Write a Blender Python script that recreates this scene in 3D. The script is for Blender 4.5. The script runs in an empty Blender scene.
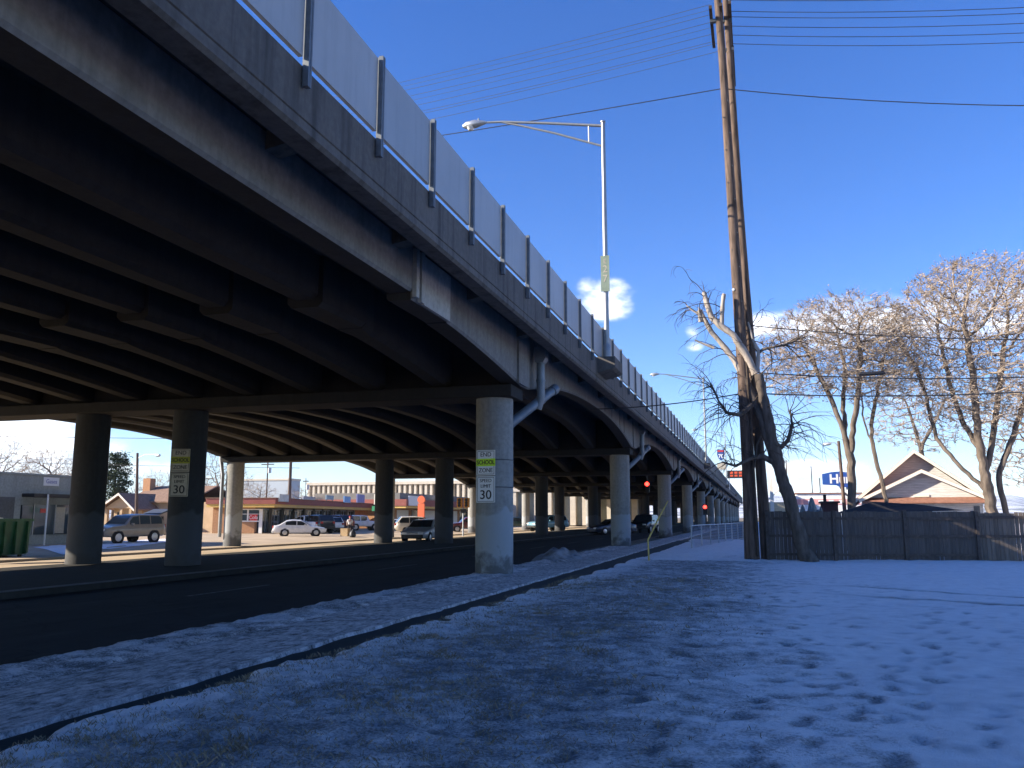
import bpy, bmesh, math, random
import numpy as np
from mathutils import Vector, Matrix, noise, kdtree
R = math.radians
PI = math.pi
rng = random.Random(7)
scene = bpy.context.scene
col = scene.collection

# ------------------------------------------------------------------ camera maths (survey of the place)
F_PX, EYE, VPX, HOR = 850.0, 1.6, 758.0, 517.0
PITCH = math.atan((HOR - 384) / F_PX)
YAW = math.atan((VPX - 512) / math.hypot(F_PX, HOR - 384))
FW = Vector((-math.sin(YAW) * math.cos(PITCH), math.cos(YAW) * math.cos(PITCH), math.sin(PITCH)))
RT = Vector((math.cos(YAW), math.sin(YAW), 0))
UP = RT.cross(FW)
def ray(u, v): return FW + RT * ((u - 512) / F_PX) + UP * ((384 - v) / F_PX)
def atY(u, v, Y):
    d = ray(u, v); return Vector((0, 0, EYE)) + d * (Y / d.y)
def atX(u, v, X):
    d = ray(u, v); return Vector((0, 0, EYE)) + d * (X / d.x)
def atZ(u, v, Z=0.0):
    d = ray(u, v); return Vector((0, 0, EYE)) + d * ((Z - EYE) / d.z)

# ------------------------------------------------------------------ materials
def newmat(name):
    m = bpy.data.materials.new(name); m.use_nodes = True
    nt = m.node_tree; b = nt.nodes['Principled BSDF']
    return m, nt, b
def N(nt, t, **kw):
    n = nt.nodes.new(t)
    for k, v in kw.items(): setattr(n, k, v)
    return n
def texco(nt, scale=(1, 1, 1), kind='Object'):
    tc = N(nt, 'ShaderNodeTexCoord'); mp = N(nt, 'ShaderNodeMapping')
    mp.inputs['Scale'].default_value = scale
    nt.links.new(tc.outputs[kind], mp.inputs['Vector'])
    return mp.outputs['Vector']
def nz(nt, vec, scale, detail=5, rough=.6):
    n = N(nt, 'ShaderNodeTexNoise'); n.inputs['Scale'].default_value = scale
    n.inputs['Detail'].default_value = detail; n.inputs['Roughness'].default_value = rough
    nt.links.new(vec, n.inputs['Vector']); return n.outputs['Fac']
def ramp(nt, fac, stops):
    r = N(nt, 'ShaderNodeValToRGB'); e = r.color_ramp.elements
    while len(e) < len(stops): e.new(.5)
    for i, (p, c) in enumerate(stops):
        e[i].position = p; e[i].color = (c[0], c[1], c[2], 1) if not isinstance(c, (int, float)) else (c, c, c, 1)
    nt.links.new(fac, r.inputs['Fac']); return r.outputs['Color']
def mixc(nt, fac, a, b, mode='MIX'):
    m = N(nt, 'ShaderNodeMix', data_type='RGBA', blend_type=mode)
    for s, v in ((0, fac), (6, a), (7, b)):
        if hasattr(v, 'is_output'): nt.links.new(v, m.inputs[s])
        elif s == 0: m.inputs[0].default_value = v
        else: m.inputs[s].default_value = (v[0], v[1], v[2], 1)
    return m.outputs[2]
def mth(nt, op, a, b=None, clamp=False):
    m = N(nt, 'ShaderNodeMath', operation=op); m.use_clamp = clamp
    for i, v in enumerate((a, b)):
        if v is None: continue
        if hasattr(v, 'is_output'): nt.links.new(v, m.inputs[i])
        else: m.inputs[i].default_value = v
    return m.outputs[0]
def bump(nt, bsdf, h, strength=.3, dist=.02):
    b = N(nt, 'ShaderNodeBump'); b.inputs['Strength'].default_value = strength; b.inputs['Distance'].default_value = dist
    nt.links.new(h, b.inputs['Height']); nt.links.new(b.outputs['Normal'], bsdf.inputs['Normal'])
def sc(c, k): return tuple(min(1, x * k) for x in c)

def plain(name, c, rough=.6, metal=0, var=.18, scale=6, bmp=0, bscale=40, stretch=(1, 1, 1)):
    m, nt, b = newmat(name)
    v = texco(nt, stretch)
    f = nz(nt, v, scale)
    nt.links.new(ramp(nt, f, [(.3, sc(c, 1 - var)), (.7, sc(c, 1 + var))]), b.inputs['Base Color'])
    b.inputs['Roughness'].default_value = rough; b.inputs['Metallic'].default_value = metal
    if rough > .84: b.inputs['Specular IOR Level'].default_value = .2
    if bmp: bump(nt, b, nz(nt, v, bscale, 4), bmp, .01)
    return m
def concrete(name, c, streak=.5, paint=None):
    m, nt, b = newmat(name)
    v = texco(nt); big = nz(nt, v, .55, 6); fine = nz(nt, v, 9, 6)
    vs = texco(nt, (2.2, 2.2, .13)); st = nz(nt, vs, 1.6, 5, .65)
    base = ramp(nt, big, [(.3, sc(c, .72)), (.52, c), (.75, sc(c, 1.28))])
    base = mixc(nt, .45, base, ramp(nt, fine, [(.3, sc(c, .6)), (.7, sc(c, 1.35))]))
    base = mixc(nt, mth(nt, 'MULTIPLY', ramp(nt, st, [(.48, 0.), (.68, 1.)]), streak), base, sc(c, .38))
    if paint:
        sep = N(nt, 'ShaderNodeSeparateXYZ'); tc = N(nt, 'ShaderNodeTexCoord'); nt.links.new(tc.outputs['Object'], sep.inputs[0])
        zz = mth(nt, 'ADD', sep.outputs['Z'], mth(nt, 'MULTIPLY', nz(nt, v, 1.1, 2), 1.1))
        zq = ramp(nt, mth(nt, 'DIVIDE', zz, 4.), [(.555, 1.), (.575, 0.)])
        base = mixc(nt, mth(nt, 'MULTIPLY', zq, .85), base, paint)
        dirt = ramp(nt, mth(nt, 'SUBTRACT', nz(nt, v, 2.6, 5), mth(nt, 'MULTIPLY', sep.outputs['Z'], .42)), [(.2, 0.), (.42, 1.)])
        base = mixc(nt, mth(nt, 'MULTIPLY', dirt, .75), base, (.05, .047, .045))
    nt.links.new(base, b.inputs['Base Color']); b.inputs['Roughness'].default_value = .88
    bump(nt, b, mth(nt, 'ADD', fine, mth(nt, 'MULTIPLY', nz(nt, v, 60, 3), .5)), .35, .012)
    return m
def glass_dark(name, c=(.02, .025, .03)):
    m, nt, b = newmat(name); b.inputs['Base Color'].default_value = (*c, 1)
    b.inputs['Roughness'].default_value = .06; b.inputs['Specular IOR Level'].default_value = .6
    return m
def emis(name, c, s):
    m, nt, b = newmat(name); b.inputs['Base Color'].default_value = (*c, 1)
    b.inputs['Emission Color'].default_value = (*c, 1); b.inputs['Emission Strength'].default_value = s
    return m
def paintm(name, c, rough=.3, coat=.6, metal=.0):
    m, nt, b = newmat(name); v = texco(nt)
    nt.links.new(ramp(nt, nz(nt, v, 3), [(.3, sc(c, .85)), (.7, sc(c, 1.08))]), b.inputs['Base Color'])
    b.inputs['Roughness'].default_value = rough; b.inputs['Coat Weight'].default_value = coat; b.inputs['Coat Roughness'].default_value = .08
    b.inputs['Metallic'].default_value = metal
    return m
def planks(name, c, n=7.0, axis='X', rough=.85, var=.35):
    m, nt, b = newmat(name); tc = N(nt, 'ShaderNodeTexCoord'); sep = N(nt, 'ShaderNodeSeparateXYZ')
    nt.links.new(tc.outputs['Object'], sep.inputs[0])
    x = mth(nt, 'MULTIPLY', sep.outputs[axis], n); fl = mth(nt, 'FLOOR', x); fr = mth(nt, 'FRACT', x)
    wn = N(nt, 'ShaderNodeTexWhiteNoise', noise_dimensions='1D'); nt.links.new(fl, wn.inputs['W'])
    base = ramp(nt, wn.outputs['Value'], [(0., sc(c, 1 - var)), (1., sc(c, 1 + var))])
    st = (6, 6, .5) if axis == 'X' else (.5, .5, 6)
    g = nz(nt, texco(nt, st), 4, 6)
    base = mixc(nt, .5, base, ramp(nt, g, [(.3, sc(c, .5)), (.7, sc(c, 1.5))]))
    edge = ramp(nt, fr, [(.02, 1.), (.07, 0.)])
    base = mixc(nt, mth(nt, 'MULTIPLY', edge, .8), base, sc(c, .2))
    nt.links.new(base, b.inputs['Base Color']); b.inputs['Roughness'].default_value = rough
    bump(nt, b, mth(nt, 'SUBTRACT', g, edge), .3, .01)
    return m

M = {}
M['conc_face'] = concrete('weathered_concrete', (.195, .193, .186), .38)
M['conc_dark'] = concrete('shade_dark_concrete', (.027, .0255, .024), .5)  # darkened past soot; shade under the deck is put into the colour
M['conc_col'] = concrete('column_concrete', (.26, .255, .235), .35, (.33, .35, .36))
M['conc_col_in'] = concrete('inner_column_concrete', (.034, .033, .032), .4, (.07, .073, .077))  # darker copy of column concrete and paint, deck shade in the colour
M['conc_cap'] = concrete('shade_black_concrete', (.017, .016, .0155), .5)  # pier caps: blackened so that their shade sits in the colour
M['conc_pale'] = concrete('patched_pale_concrete', (.40, .40, .38), .35)
M['conc_par'] = concrete('parapet_concrete', (.115, .106, .096), .85)
M['panel'] = plain('noise_panel_grey', (.36, .385, .40), .55, 0, .06, 1.2)
M['galv'] = plain('galvanised_steel', (.42, .44, .46), .45, .7, .12, 12)
M['post_steel'] = plain('weathered_galvanised_post', (.15, .165, .18), .55, .35, .2, 8)
M['steel_dk'] = plain('dark_steel', (.09, .10, .11), .5, .4, .2, 8)
M['pipe'] = plain('downpipe_grey_paint', (.15, .18, .21), .45, .2, .25, 3)
M['alu'] = plain('lamp_pole_aluminium', (.33, .33, .32), .4, .55, .1, 5)
M['white'] = plain('white_paint', (.75, .75, .72), .6, 0, .06, 4)
M['black'] = plain('black_paint', (.015, .015, .017), .5, 0, .1, 4)
M['rubber'] = plain('tyre_rubber', (.02, .02, .021), .85, 0, .2, 10)
M['rim'] = plain('wheel_alloy', (.5, .5, .5), .35, .7, .1, 8)
M['glass'] = glass_dark('window_glass')
M['glass_tint'] = glass_dark('tinted_glass', (.05, .07, .08))
M['wood_pole'] = plain('pole_wood', (.115, .082, .064), .9, 0, .6, 9, .5, 30, (1, 1, .12))
M['wood_dk'] = plain('crossarm_wood', (.06, .045, .035), .85, 0, .3, 9)
M['fence'] = planks('fence_boards', (.105, .086, .074), 7.1)
M['fence_lt'] = planks('picket_boards', (.15, .12, .095), 7.1)
M['fence_rail'] = plain('fence_rail_wood', (.10, .08, .068), .85, 0, .35, 8, .3)
M['wire_pale'] = plain('sunlit_conductor', (.10, .10, .11), .5, .3, .1, 3)  # paler than the black cable, sunlight put into the colour
M['wire'] = plain('cable_black', (.02, .02, .022), .6, 0, .1, 3)
M['bark'] = plain('grey_brown_bark', (.135, .108, .085), .9, 0, .45, 5, .6, 22, (1, 1, .3))
M['bark_dead'] = plain('dead_tree_bark', (.105, .086, .07), .9, 0, .5, 6, .6, 24, (1, 1, .3))
M['bare_wood'] = plain('bleached_bare_wood', (.34, .29, .24), .8, 0, .3, 7, .4, 24, (1, 1, .3))
M['twig'] = plain('pale_twigs', (.34, .275, .21), .9, 0, .35, 1.5)
M['twig_dk'] = plain('dark_twigs', (.07, .055, .045), .9, 0, .3, 2)
M['seed'] = plain('dry_seed_clusters', (.37, .29, .215), .9, 0, .35, 2.)
M['needles'] = plain('conifer_needles', (.035, .055, .03), .9, 0, .5, 2)
M['asphalt_plain'] = plain('asphalt', (.018, .018, .019), 1.0, 0, .3, 1.3, .4, 120)
def asphalt_tracks():
    m, nt, b = newmat('asphalt_with_tracks'); tc = N(nt, 'ShaderNodeTexCoord'); P = tc.outputs['Object']
    lon = nz(nt, texco(nt, (1.6, .05, 1)), 1.6, 4, .6); mot = nz(nt, P, .9, 6, .65); fine = nz(nt, P, 70, 4)
    base = ramp(nt, lon, [(.35, (.011, .011, .012)), (.6, (.024, .024, .025))])
    base = mixc(nt, .4, base, ramp(nt, mot, [(.35, (.009, .009, .01)), (.7, (.034, .034, .034))]))
    cr = N(nt, 'ShaderNodeTexVoronoi', feature='DISTANCE_TO_EDGE'); cr.inputs['Scale'].default_value = .45
    v2 = N(nt, 'ShaderNodeVectorMath', operation='ADD'); sc_ = N(nt, 'ShaderNodeTexNoise'); sc_.inputs['Scale'].default_value = 1.2; nt.links.new(P, sc_.inputs['Vector']); nt.links.new(P, v2.inputs[0]); nt.links.new(sc_.outputs['Color'], v2.inputs[1]); nt.links.new(v2.outputs[0], cr.inputs['Vector'])
    base = mixc(nt, ramp(nt, cr.outputs['Distance'], [(.0, .8), (.012, 0.)]), base, (.004, .004, .004))
    salt = mth(nt, 'MULTIPLY', ramp(nt, nz(nt, texco(nt, (2.2, .25, 1)), 1.1, 6, .7), [(.56, 0.), (.72, .35)]), 1.)
    base = mixc(nt, salt, base, (.075, .075, .078))
    nt.links.new(base, b.inputs['Base Color']); b.inputs['Roughness'].default_value = .95; b.inputs['Specular IOR Level'].default_value = .2
    bump(nt, b, fine, .4, .01); return m
M['asphalt'] = asphalt_tracks()
M['lane'] = plain('worn_lane_paint', (.10, .10, .095), .9, 0, .6, 9)
M['curb'] = plain('kerb_concrete', (.16, .155, .145), .9, 0, .3, 2.5, .3)
M['walkdirt'] = plain('dirt', (.03, .028, .023), .95, 0, .4, 3, .4)
M['yellow'] = plain('yellow_guard', (.55, .40, .10), .5, 0, .15, 6)
M['green_sign'] = plain('sign_green', (.02, .22, .12), .5, 0, .08, 4)
M['sign_white'] = plain('sign_white', (.72, .74, .74), .5, 0, .04, 4)
M['sign_dim'] = plain('dim_sign_white', (.42, .38, .30), .6, 0, .15, 8)  # white lowered for the sign in shade; plain dull white elsewhere
M['sign_lime'] = plain('sign_lime_yellow', (.52, .80, .03), .5, 0, .04, 4)
M['lime_dim'] = plain('shaded_lime_yellow', (.32, .34, .03), .6, 0, .12, 6)  # lime of the shadowed sign, shade put into the colour
M['ink'] = plain('sign_lettering_black', (.012, .012, .014), .6, 0, .05, 4)
M['red_lamp'] = emis('red_signal_lens', (1, .03, .02), 4.)
M['signal_body'] = plain('signal_housing', (.02, .02, .02), .6)
M['signal_yel'] = plain('signal_housing_orange', (.55, .24, .03), .5)
M['tail'] = plain('tail_lamp_red', (.35, .015, .015), .25)
M['headl'] = plain('headlight_lens', (.75, .75, .72), .12)

def snowy(name, mode):
    """snow lying over dead grass / bare soil; the amount of cover follows the place"""
    m, nt, b = newmat(name)
    tc = N(nt, 'ShaderNodeTexCoord'); P = tc.outputs['Object']
    sep = N(nt, 'ShaderNodeSeparateXYZ'); nt.links.new(P, sep.inputs[0])
    fine = nz(nt, P, 38, 7, .78); mid = nz(nt, P, 3.6, 6, .68); big = nz(nt, P, .55, 4, .55)
    cov = mth(nt, 'ADD', mth(nt, 'MULTIPLY', fine, .85), mth(nt, 'ADD', mth(nt, 'MULTIPLY', mid, .66), mth(nt, 'MULTIPLY', big, .3)))
    if mode == 'field':
        grad = ramp(nt, mth(nt, 'DIVIDE', mth(nt, 'ADD', mth(nt, 'ADD', sep.outputs['X'], mth(nt, 'MULTIPLY', sep.outputs['Y'], -.02)), 6.5), 10.), [(.0, .93), (.165, .88), (.20, .76), (.27, .64), (.44, .62), (.58, .72), (.78, .95)])
        g2 = N(nt, 'ShaderNodeRGBToBW'); nt.links.new(grad, g2.inputs[0])
        att = N(nt, 'ShaderNodeAttribute', attribute_name='wear')
        wearf = mth(nt, 'MAXIMUM', att.outputs['Fac'], 0.)
        cov = mth(nt, 'SUBTRACT', mth(nt, 'ADD', cov, g2.outputs[0]), mth(nt, 'MULTIPLY', att.outputs['Fac'], .5))
        mask = ramp(nt, cov, [(1.47 / 2, 0.), (1.72 / 2, 1.)]); nt.nodes[-1]
        cov2 = mth(nt, 'DIVIDE', cov, 2.)
        mask = ramp(nt, cov2, [(.725, 0.), (.845, 1.)])
    elif mode == 'verge':
        mask = ramp(nt, cov, [(.80, 0.), (.95, 1.)])
    elif mode == 'walk':
        st = nz(nt, texco(nt, (4.5, 1.8, 1)), 2.8, 7, .75)
        cov = mth(nt, 'ADD', mth(nt, 'MULTIPLY', cov, .5), mth(nt, 'MULTIPLY', st, .75))
        mask = ramp(nt, cov, [(.69, 0.), (.92, .9)])
    else:
        mask = ramp(nt, cov, [(.62, 0.), (.78, 1.)])
    soil = ramp(nt, nz(nt, P, 26, 5, .7), [(.3, (.065, .064, .064)), (.5, (.16, .155, .15)), (.72, (.31, .29, .26))])
    if mode == 'walk': soil = ramp(nt, nz(nt, P, 12, 5), [(.3, (.05, .05, .05)), (.7, (.10, .098, .09))])
    snow = ramp(nt, nz(nt, P, 5, 5), [(.3, (.74, .665, .635)), (.7, (.88, .80, .765))])
    if mode == 'field': snow = mixc(nt, mth(nt, 'MULTIPLY', wearf, 1.35, True), snow, (.20, .19, .185))
    nt.links.new(mixc(nt, mask, soil, snow), b.inputs['Base Color'])
    b.inputs['Roughness'].default_value = .75; b.inputs['Specular IOR Level'].default_value = .25
    h = mth(nt, 'ADD', mth(nt, 'MULTIPLY', fine, .7), mth(nt, 'ADD', mth(nt, 'MULTIPLY', N_(nt, mask), .35), mth(nt, 'MULTIPLY', nz(nt, P, 60, 4), .4)))
    bump(nt, b, h, .8, .035)
    return m
def N_(nt, colour):
    n = N(nt, 'ShaderNodeRGBToBW'); nt.links.new(colour, n.inputs[0]); return n.outputs[0]
M['snow_field'] = snowy('snow_over_dead_grass', 'field')
M['snow_verge'] = snowy('snow_on_verge', 'verge')
M['snow_walk'] = snowy('icy_sidewalk', 'walk')
M['snow_far'] = snowy('patchy_snow', 'far')
M['snow'] = plain('old_snow', (.80, .78, .78), .7, 0, .08, 4, .4, 20)
M['snow_dirty'] = plain('dirty_ploughed_snow', (.22, .22, .23), .85, 0, .6, 3, .6, 12)
M['lot'] = plain('dusty_parking_lot', (.44, .345, .235), .95, 0, .2, .35, .3, 60)
M['ground'] = plain('winter_ground', (.20, .165, .12), .95, 0, .3, .05)

# ------------------------------------------------------------------ geometry helpers
class MB:
    def __init__(s): s.v = []; s.f = []; s.m = []; s.sm = []
    def add(s, vs, fs, mi=0, smooth=False):
        o = len(s.v); s.v += [tuple(p) for p in vs]
        for f in fs: s.f.append(tuple(i + o for i in f)); s.m.append(mi); s.sm.append(smooth)
    def box(s, x0, x1, y0, y1, z0, z1, mi=0):
        s.add([(x0, y0, z0), (x1, y0, z0), (x1, y1, z0), (x0, y1, z0), (x0, y0, z1), (x1, y0, z1), (x1, y1, z1), (x0, y1, z1)],
              [(0, 3, 2, 1), (4, 5, 6, 7), (0, 1, 5, 4), (1, 2, 6, 5), (2, 3, 7, 6), (3, 0, 4, 7)], mi); return s
    def cbox(s, c, size, mi=0):
        return s.box(c[0] - size[0] / 2, c[0] + size[0] / 2, c[1] - size[1] / 2, c[1] + size[1] / 2, c[2] - size[2] / 2, c[2] + size[2] / 2, mi)
    def prism(s, prof, a0, a1, axis='X', mi=0):
        n = len(prof)
        def p(q, a): return (a, q[0], q[1]) if axis == 'X' else ((q[0], a, q[1]) if axis == 'Y' else (q[0], q[1], a))
        s.add([p(q, a0) for q in prof] + [p(q, a1) for q in prof],
              [tuple(range(n))[::-1], tuple(range(n, 2 * n))] + [(i, (i + 1) % n, n + (i + 1) % n, n + i) for i in range(n)], mi); return s
    def tube(s, pts, rad, n=8, mi=0, cap=True, smooth=True):
        pts = [Vector(p) for p in pts]
        if isinstance(rad, (int, float)): rad = [rad] * len(pts)
        vs = []; fs = []; ref = None
        for i, p in enumerate(pts):
            t = (pts[min(i + 1, len(pts) - 1)] - pts[max(i - 1, 0)])
            if t.length < 1e-9: t = Vector((0, 0, 1))
            t.normalize()
            if ref is None: ref = Vector((1, 0, 0)) if abs(t.x) < .8 else Vector((0, 1, 0))
            u = (ref - t * ref.dot(t)); u.normalize(); w = t.cross(u); ref = u
            for k in range(n):
                a = 2 * PI * k / n; vs.append(p + (u * math.cos(a) + w * math.sin(a)) * rad[i])
        for i in range(len(pts) - 1):
            for k in range(n):
                fs.append((i * n + k, i * n + (k + 1) % n, (i + 1) * n + (k + 1) % n, (i + 1) * n + k))
        if cap:
            fs.append(tuple(range(n))[::-1]); fs.append(tuple(range((len(pts) - 1) * n, len(pts) * n)))
        s.add(vs, fs, mi, smooth); return s
    def cyl(s, c, r, h, n=20, axis='Z', mi=0, r2=None):
        d = {'X': Vector((1, 0, 0)), 'Y': Vector((0, 1, 0)), 'Z': Vector((0, 0, 1))}[axis]; c = Vector(c)
        return s.tube([c, c + d * h], [r, r if r2 is None else r2], n, mi, True, True)
    def build(s, name, mat, parent=None, label=None, bevel=0):
        me = bpy.data.meshes.new(name)
        off = Vector((0, 0, 0))
        if parent is not None and parent.get('_w'): off = world_off(parent)
        me.from_pydata([(a - off.x, b - off.y, c - off.z) for a, b, c in s.v], [], s.f)
        for m in (mat if isinstance(mat, (list, tuple)) else [mat]): me.materials.append(m)
        me.polygons.foreach_set('material_index', s.m)
        me.polygons.foreach_set('use_smooth', s.sm)
        me.validate(); me.update()
        if any(s.sm):
            try: me.set_sharp_from_angle(angle=R(40))
            except Exception: pass
        o = bpy.data.objects.new(name, me); col.objects.link(o)
        if parent is not None: o.parent = parent
        if label: o['label'] = label
        if bevel:
            b = o.modifiers.new('bevel', 'BEVEL'); b.width = bevel; b.segments = 2; b.limit_method = 'ANGLE'
        return o
def world_off(o):
    v = Vector((0, 0, 0))
    while o is not None: v += o.location; o = o.parent
    return v
def tag(o, label, cat, group=None, kind=None):
    if kind: o['kind'] = kind
    if label: o['label'] = label
    if cat: o['category'] = cat
    if group: o['group'] = group
    return o
def thing(name, label, cat, loc=(0, 0, 0), rz=0, group=None, world=False):
    o = bpy.data.objects.new(name, None); o.empty_display_size = .3; col.objects.link(o)
    o.location = loc; o.rotation_euler = (0, 0, rz)
    if world: o['_w'] = 1
    return tag(o, label, cat, group)
def struct(o): o['kind'] = 'structure'; return o
def subpart(o, parent_thing):  # lets a part carry world-built sub-parts
    if parent_thing.get('_w'): o['_w'] = 1
    return o
def copy_tree(o, parent=None):
    c = o.copy(); col.objects.link(c)
    if parent is not None: c.parent = parent
    for ch in list(o.children): copy_tree(ch, c)
    return c
def text_mesh(name, body, size, mat, parent, loc, rot=(R(90), 0, 0), extrude=.004, align='CENTER', bold=0.0, sx=1.0):
    cu = bpy.data.curves.new(name, 'FONT'); cu.body = body; cu.size = size; cu.extrude = extrude
    cu.align_x = align; cu.align_y = 'CENTER'; cu.offset = bold
    t = bpy.data.objects.new(name, cu); col.objects.link(t)
    bpy.context.view_layer.update()
    dg = bpy.context.evaluated_depsgraph_get()
    me = bpy.data.meshes.new_from_object(t.evaluated_get(dg))
    bpy.data.objects.remove(t)
    me.materials.clear(); me.materials.append(mat)
    o = bpy.data.objects.new(name, me); col.objects.link(o)
    o.parent = parent; o.location = loc; o.rotation_euler = rot; o.scale = (sx, 1, 1)
    return o

# ------------------------------------------------------------------ the viaduct
PIT, P0 = 23.1, 23.1          # pier pitch, first pier ahead of the viewer
NX, SX = -5.2, -33.0          # outer faces of the parapets
CX = -19.1
piers = [P0 + PIT * k for k in range(-1, 14)]
YA, YB = -12.0, piers[-1] + 4
VI = thing('viaduct', 'long weathered concrete highway viaduct on round columns with grey noise panels along its edge', 'viaduct', (CX, P0, 0), world=True)

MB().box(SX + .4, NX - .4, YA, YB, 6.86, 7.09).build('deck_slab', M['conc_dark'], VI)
# parapets
for x0, x1, s in ((NX - .36, NX, 1), (SX, SX + .36, -1)):
    mb = MB()
    if s > 0: prof = [(NX - .36, 6.28), (NX - .05, 6.28), (NX, 6.33), (NX, 6.45), (NX - .025, 6.465), (NX, 6.48), (NX, 7.13), (NX - .03, 7.16), (NX - .36, 7.16)]
    else: prof = [(SX + .36, 7.16), (SX + .03, 7.16), (SX, 7.13), (SX, 6.33), (SX + .05, 6.28), (SX + .36, 6.28)]
    mb.prism([(a, b) for a, b in prof], YA, YB, 'Y')
    mb.build('parapet', M['conc_par'], VI)
# brackets below the overhang
for k in range(28):
    y = 5.4 + 4.26 * k
    mb = MB(); mb.prism([(-6.28, 6.855), (-6.28, 6.58), (-5.57, 6.70), (-5.57, 6.855)], y, y + .34, 'Y')
    mb.build('bracket', M['conc_par'], VI)
# girders
def soffit(y):
    if y < piers[1]:                         # hinged span over the viewer
        if y < 15.0: return 5.95
        if y < 17.0: return 5.80
        return 5.78 - .50 * ((y - 17.0) / (piers[1] - 17.0)) ** 1.3
    k = (y - P0) % PIT
    d = min(k, PIT - k)
    if d < .75: return 5.28
    t = (d - .75) / (PIT / 2 - .75)
    return 5.28 + .88 * (1 - (1 - t) ** 2.3)
ys = sorted(set([YA, -2, 6, 14.99, 15.0, 16.99, 17.0] + [17 + i * .6 for i in range(11)] + [piers[1] + i * PIT / 26 for i in range(26 * 13 + 3)]))
ys = [y for y in ys if y <= YB]
gx = [-6.58 - 2.087 * k for k in range(13)]
for k, x in enumerate(gx):
    mb = MB(); w = .28 if k in (0, 12) else .30; ch = .05 if k in (0, 12) else .10
    vs = []; fs = []; mis = []
    for i, y in enumerate(ys):
        z = soffit(y)
        ww = w + (.10 if 15.0 <= y <= 17.0 and k not in (0, 12) else 0)
        vs += [(x - ww, y, z + ch), (x - ww + ch, y, z), (x + ww - ch, y, z), (x + ww, y, z + ch), (x + ww, y, 6.855), (x - ww, y, 6.855)]
        if i:
            a = 6 * (i - 1); b = 6 * i
            for j in range(6):
                fs.append((a + j, a + (j + 1) % 6, b + (j + 1) % 6, b + j)); mis.append(1 if j in (0, 1, 5) else 0)  # soffit and inner side take the concrete with shade painted in
    fs.append((0, 5, 4, 3, 2, 1)); e = 6 * (len(ys) - 1); fs.append((e, e + 1, e + 2, e + 3, e + 4, e + 5))
    mb.add(vs, fs)
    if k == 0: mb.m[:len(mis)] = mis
    if k == 0:                               # hinge block and ribs on the outer face
        hb = MB(); hb.box(x + w + .001, x + w + .06, 15.42, 16.95, 5.79, 6.80); hb.box(x + w + .001, x + w + .09, 14.95, 15.10, 5.84, 6.82); hb.box(x + w + .001, x + w + .09, 15.22, 15.38, 5.80, 6.82)
        hb.build('hinge_block', M['conc_pale'], VI)
        for p in piers[1:]:
            mb.box(x + w, x + w + .06, p - .55, p + .42, 5.30, 6.82)
            for dd in (13.7, 15.6, 18.0, 19.4): mb.box(x + w, x + w + .03, p + dd, p + dd + .12, soffit(p + dd + .06) + .06, 6.82)
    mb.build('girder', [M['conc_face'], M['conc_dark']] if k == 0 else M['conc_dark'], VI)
# pier caps with diaphragms, columns
for i, p in enumerate(piers):
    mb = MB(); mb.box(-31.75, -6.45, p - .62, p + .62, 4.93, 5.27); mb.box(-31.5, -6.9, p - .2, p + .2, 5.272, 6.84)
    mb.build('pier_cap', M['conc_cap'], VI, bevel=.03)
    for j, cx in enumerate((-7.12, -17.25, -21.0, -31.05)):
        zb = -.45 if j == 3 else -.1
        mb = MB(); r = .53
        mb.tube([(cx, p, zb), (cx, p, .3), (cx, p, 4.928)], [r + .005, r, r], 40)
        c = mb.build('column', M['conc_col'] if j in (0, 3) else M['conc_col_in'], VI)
# noise panels and posts
def panel_mat(i, c):
    m, nt, b = newmat('noise_panel_grey'); v = texco(nt, (1, 1, 1)); st = nz(nt, texco(nt, (3, 3, .25)), 1.4 + .2 * i, 5, .65)
    base = ramp(nt, nz(nt, v, .7, 5), [(.3, sc(c, .9)), (.7, sc(c, 1.07))])
    base = mixc(nt, mth(nt, 'MULTIPLY', ramp(nt, st, [(.5, 0.), (.75, 1.)]), .35), base, sc(c, .6))
    nt.links.new(base, b.inputs['Base Color']); b.inputs['Roughness'].default_value = .5; return m
PANELS = [panel_mat(0, (.36, .385, .40)), panel_mat(1, (.33, .36, .38)), panel_mat(2, (.38, .40, .41)), panel_mat(3, (.345, .37, .385))]
PS = 2.13
y0 = 8.73 - PS * 3
mb_rest = MB(); mb_restp = MB()
for k in range(148):
    y = y0 + PS * k
    tgt = MB() if k < 100 else mb_rest
    tgt.box(NX - .03, NX + .03, y + .06, y + PS - .06, 7.225, 8.38)
    if k < 100: tgt.build('noise_panel', PANELS[(k * 7 + k // 3) % 4], VI)
    tp = MB() if k < 100 else mb_restp
    tp.box(NX + .002, NX + .10, y - .012, y + .012, 6.84, 8.42)
    tp.box(NX + .035, NX + .105, y - .042, y - .012, 6.84, 8.42); tp.box(NX + .035, NX + .105, y + .012, y + .042, 6.84, 8.42)
    if k < 100: tp.build('panel_post', M['post_steel'], VI)
o = mb_rest.build('noise_panel', M['panel'], VI); o['kind'] = 'stuff'
o = mb_restp.build('panel_post', M['post_steel'], VI); o['kind'] = 'stuff'
mb = MB(); mb.box(SX - .03, SX + .03, YA, YB, 7.225, 8.38); mb.build('far_noise_barrier', M['panel'], VI)
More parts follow.
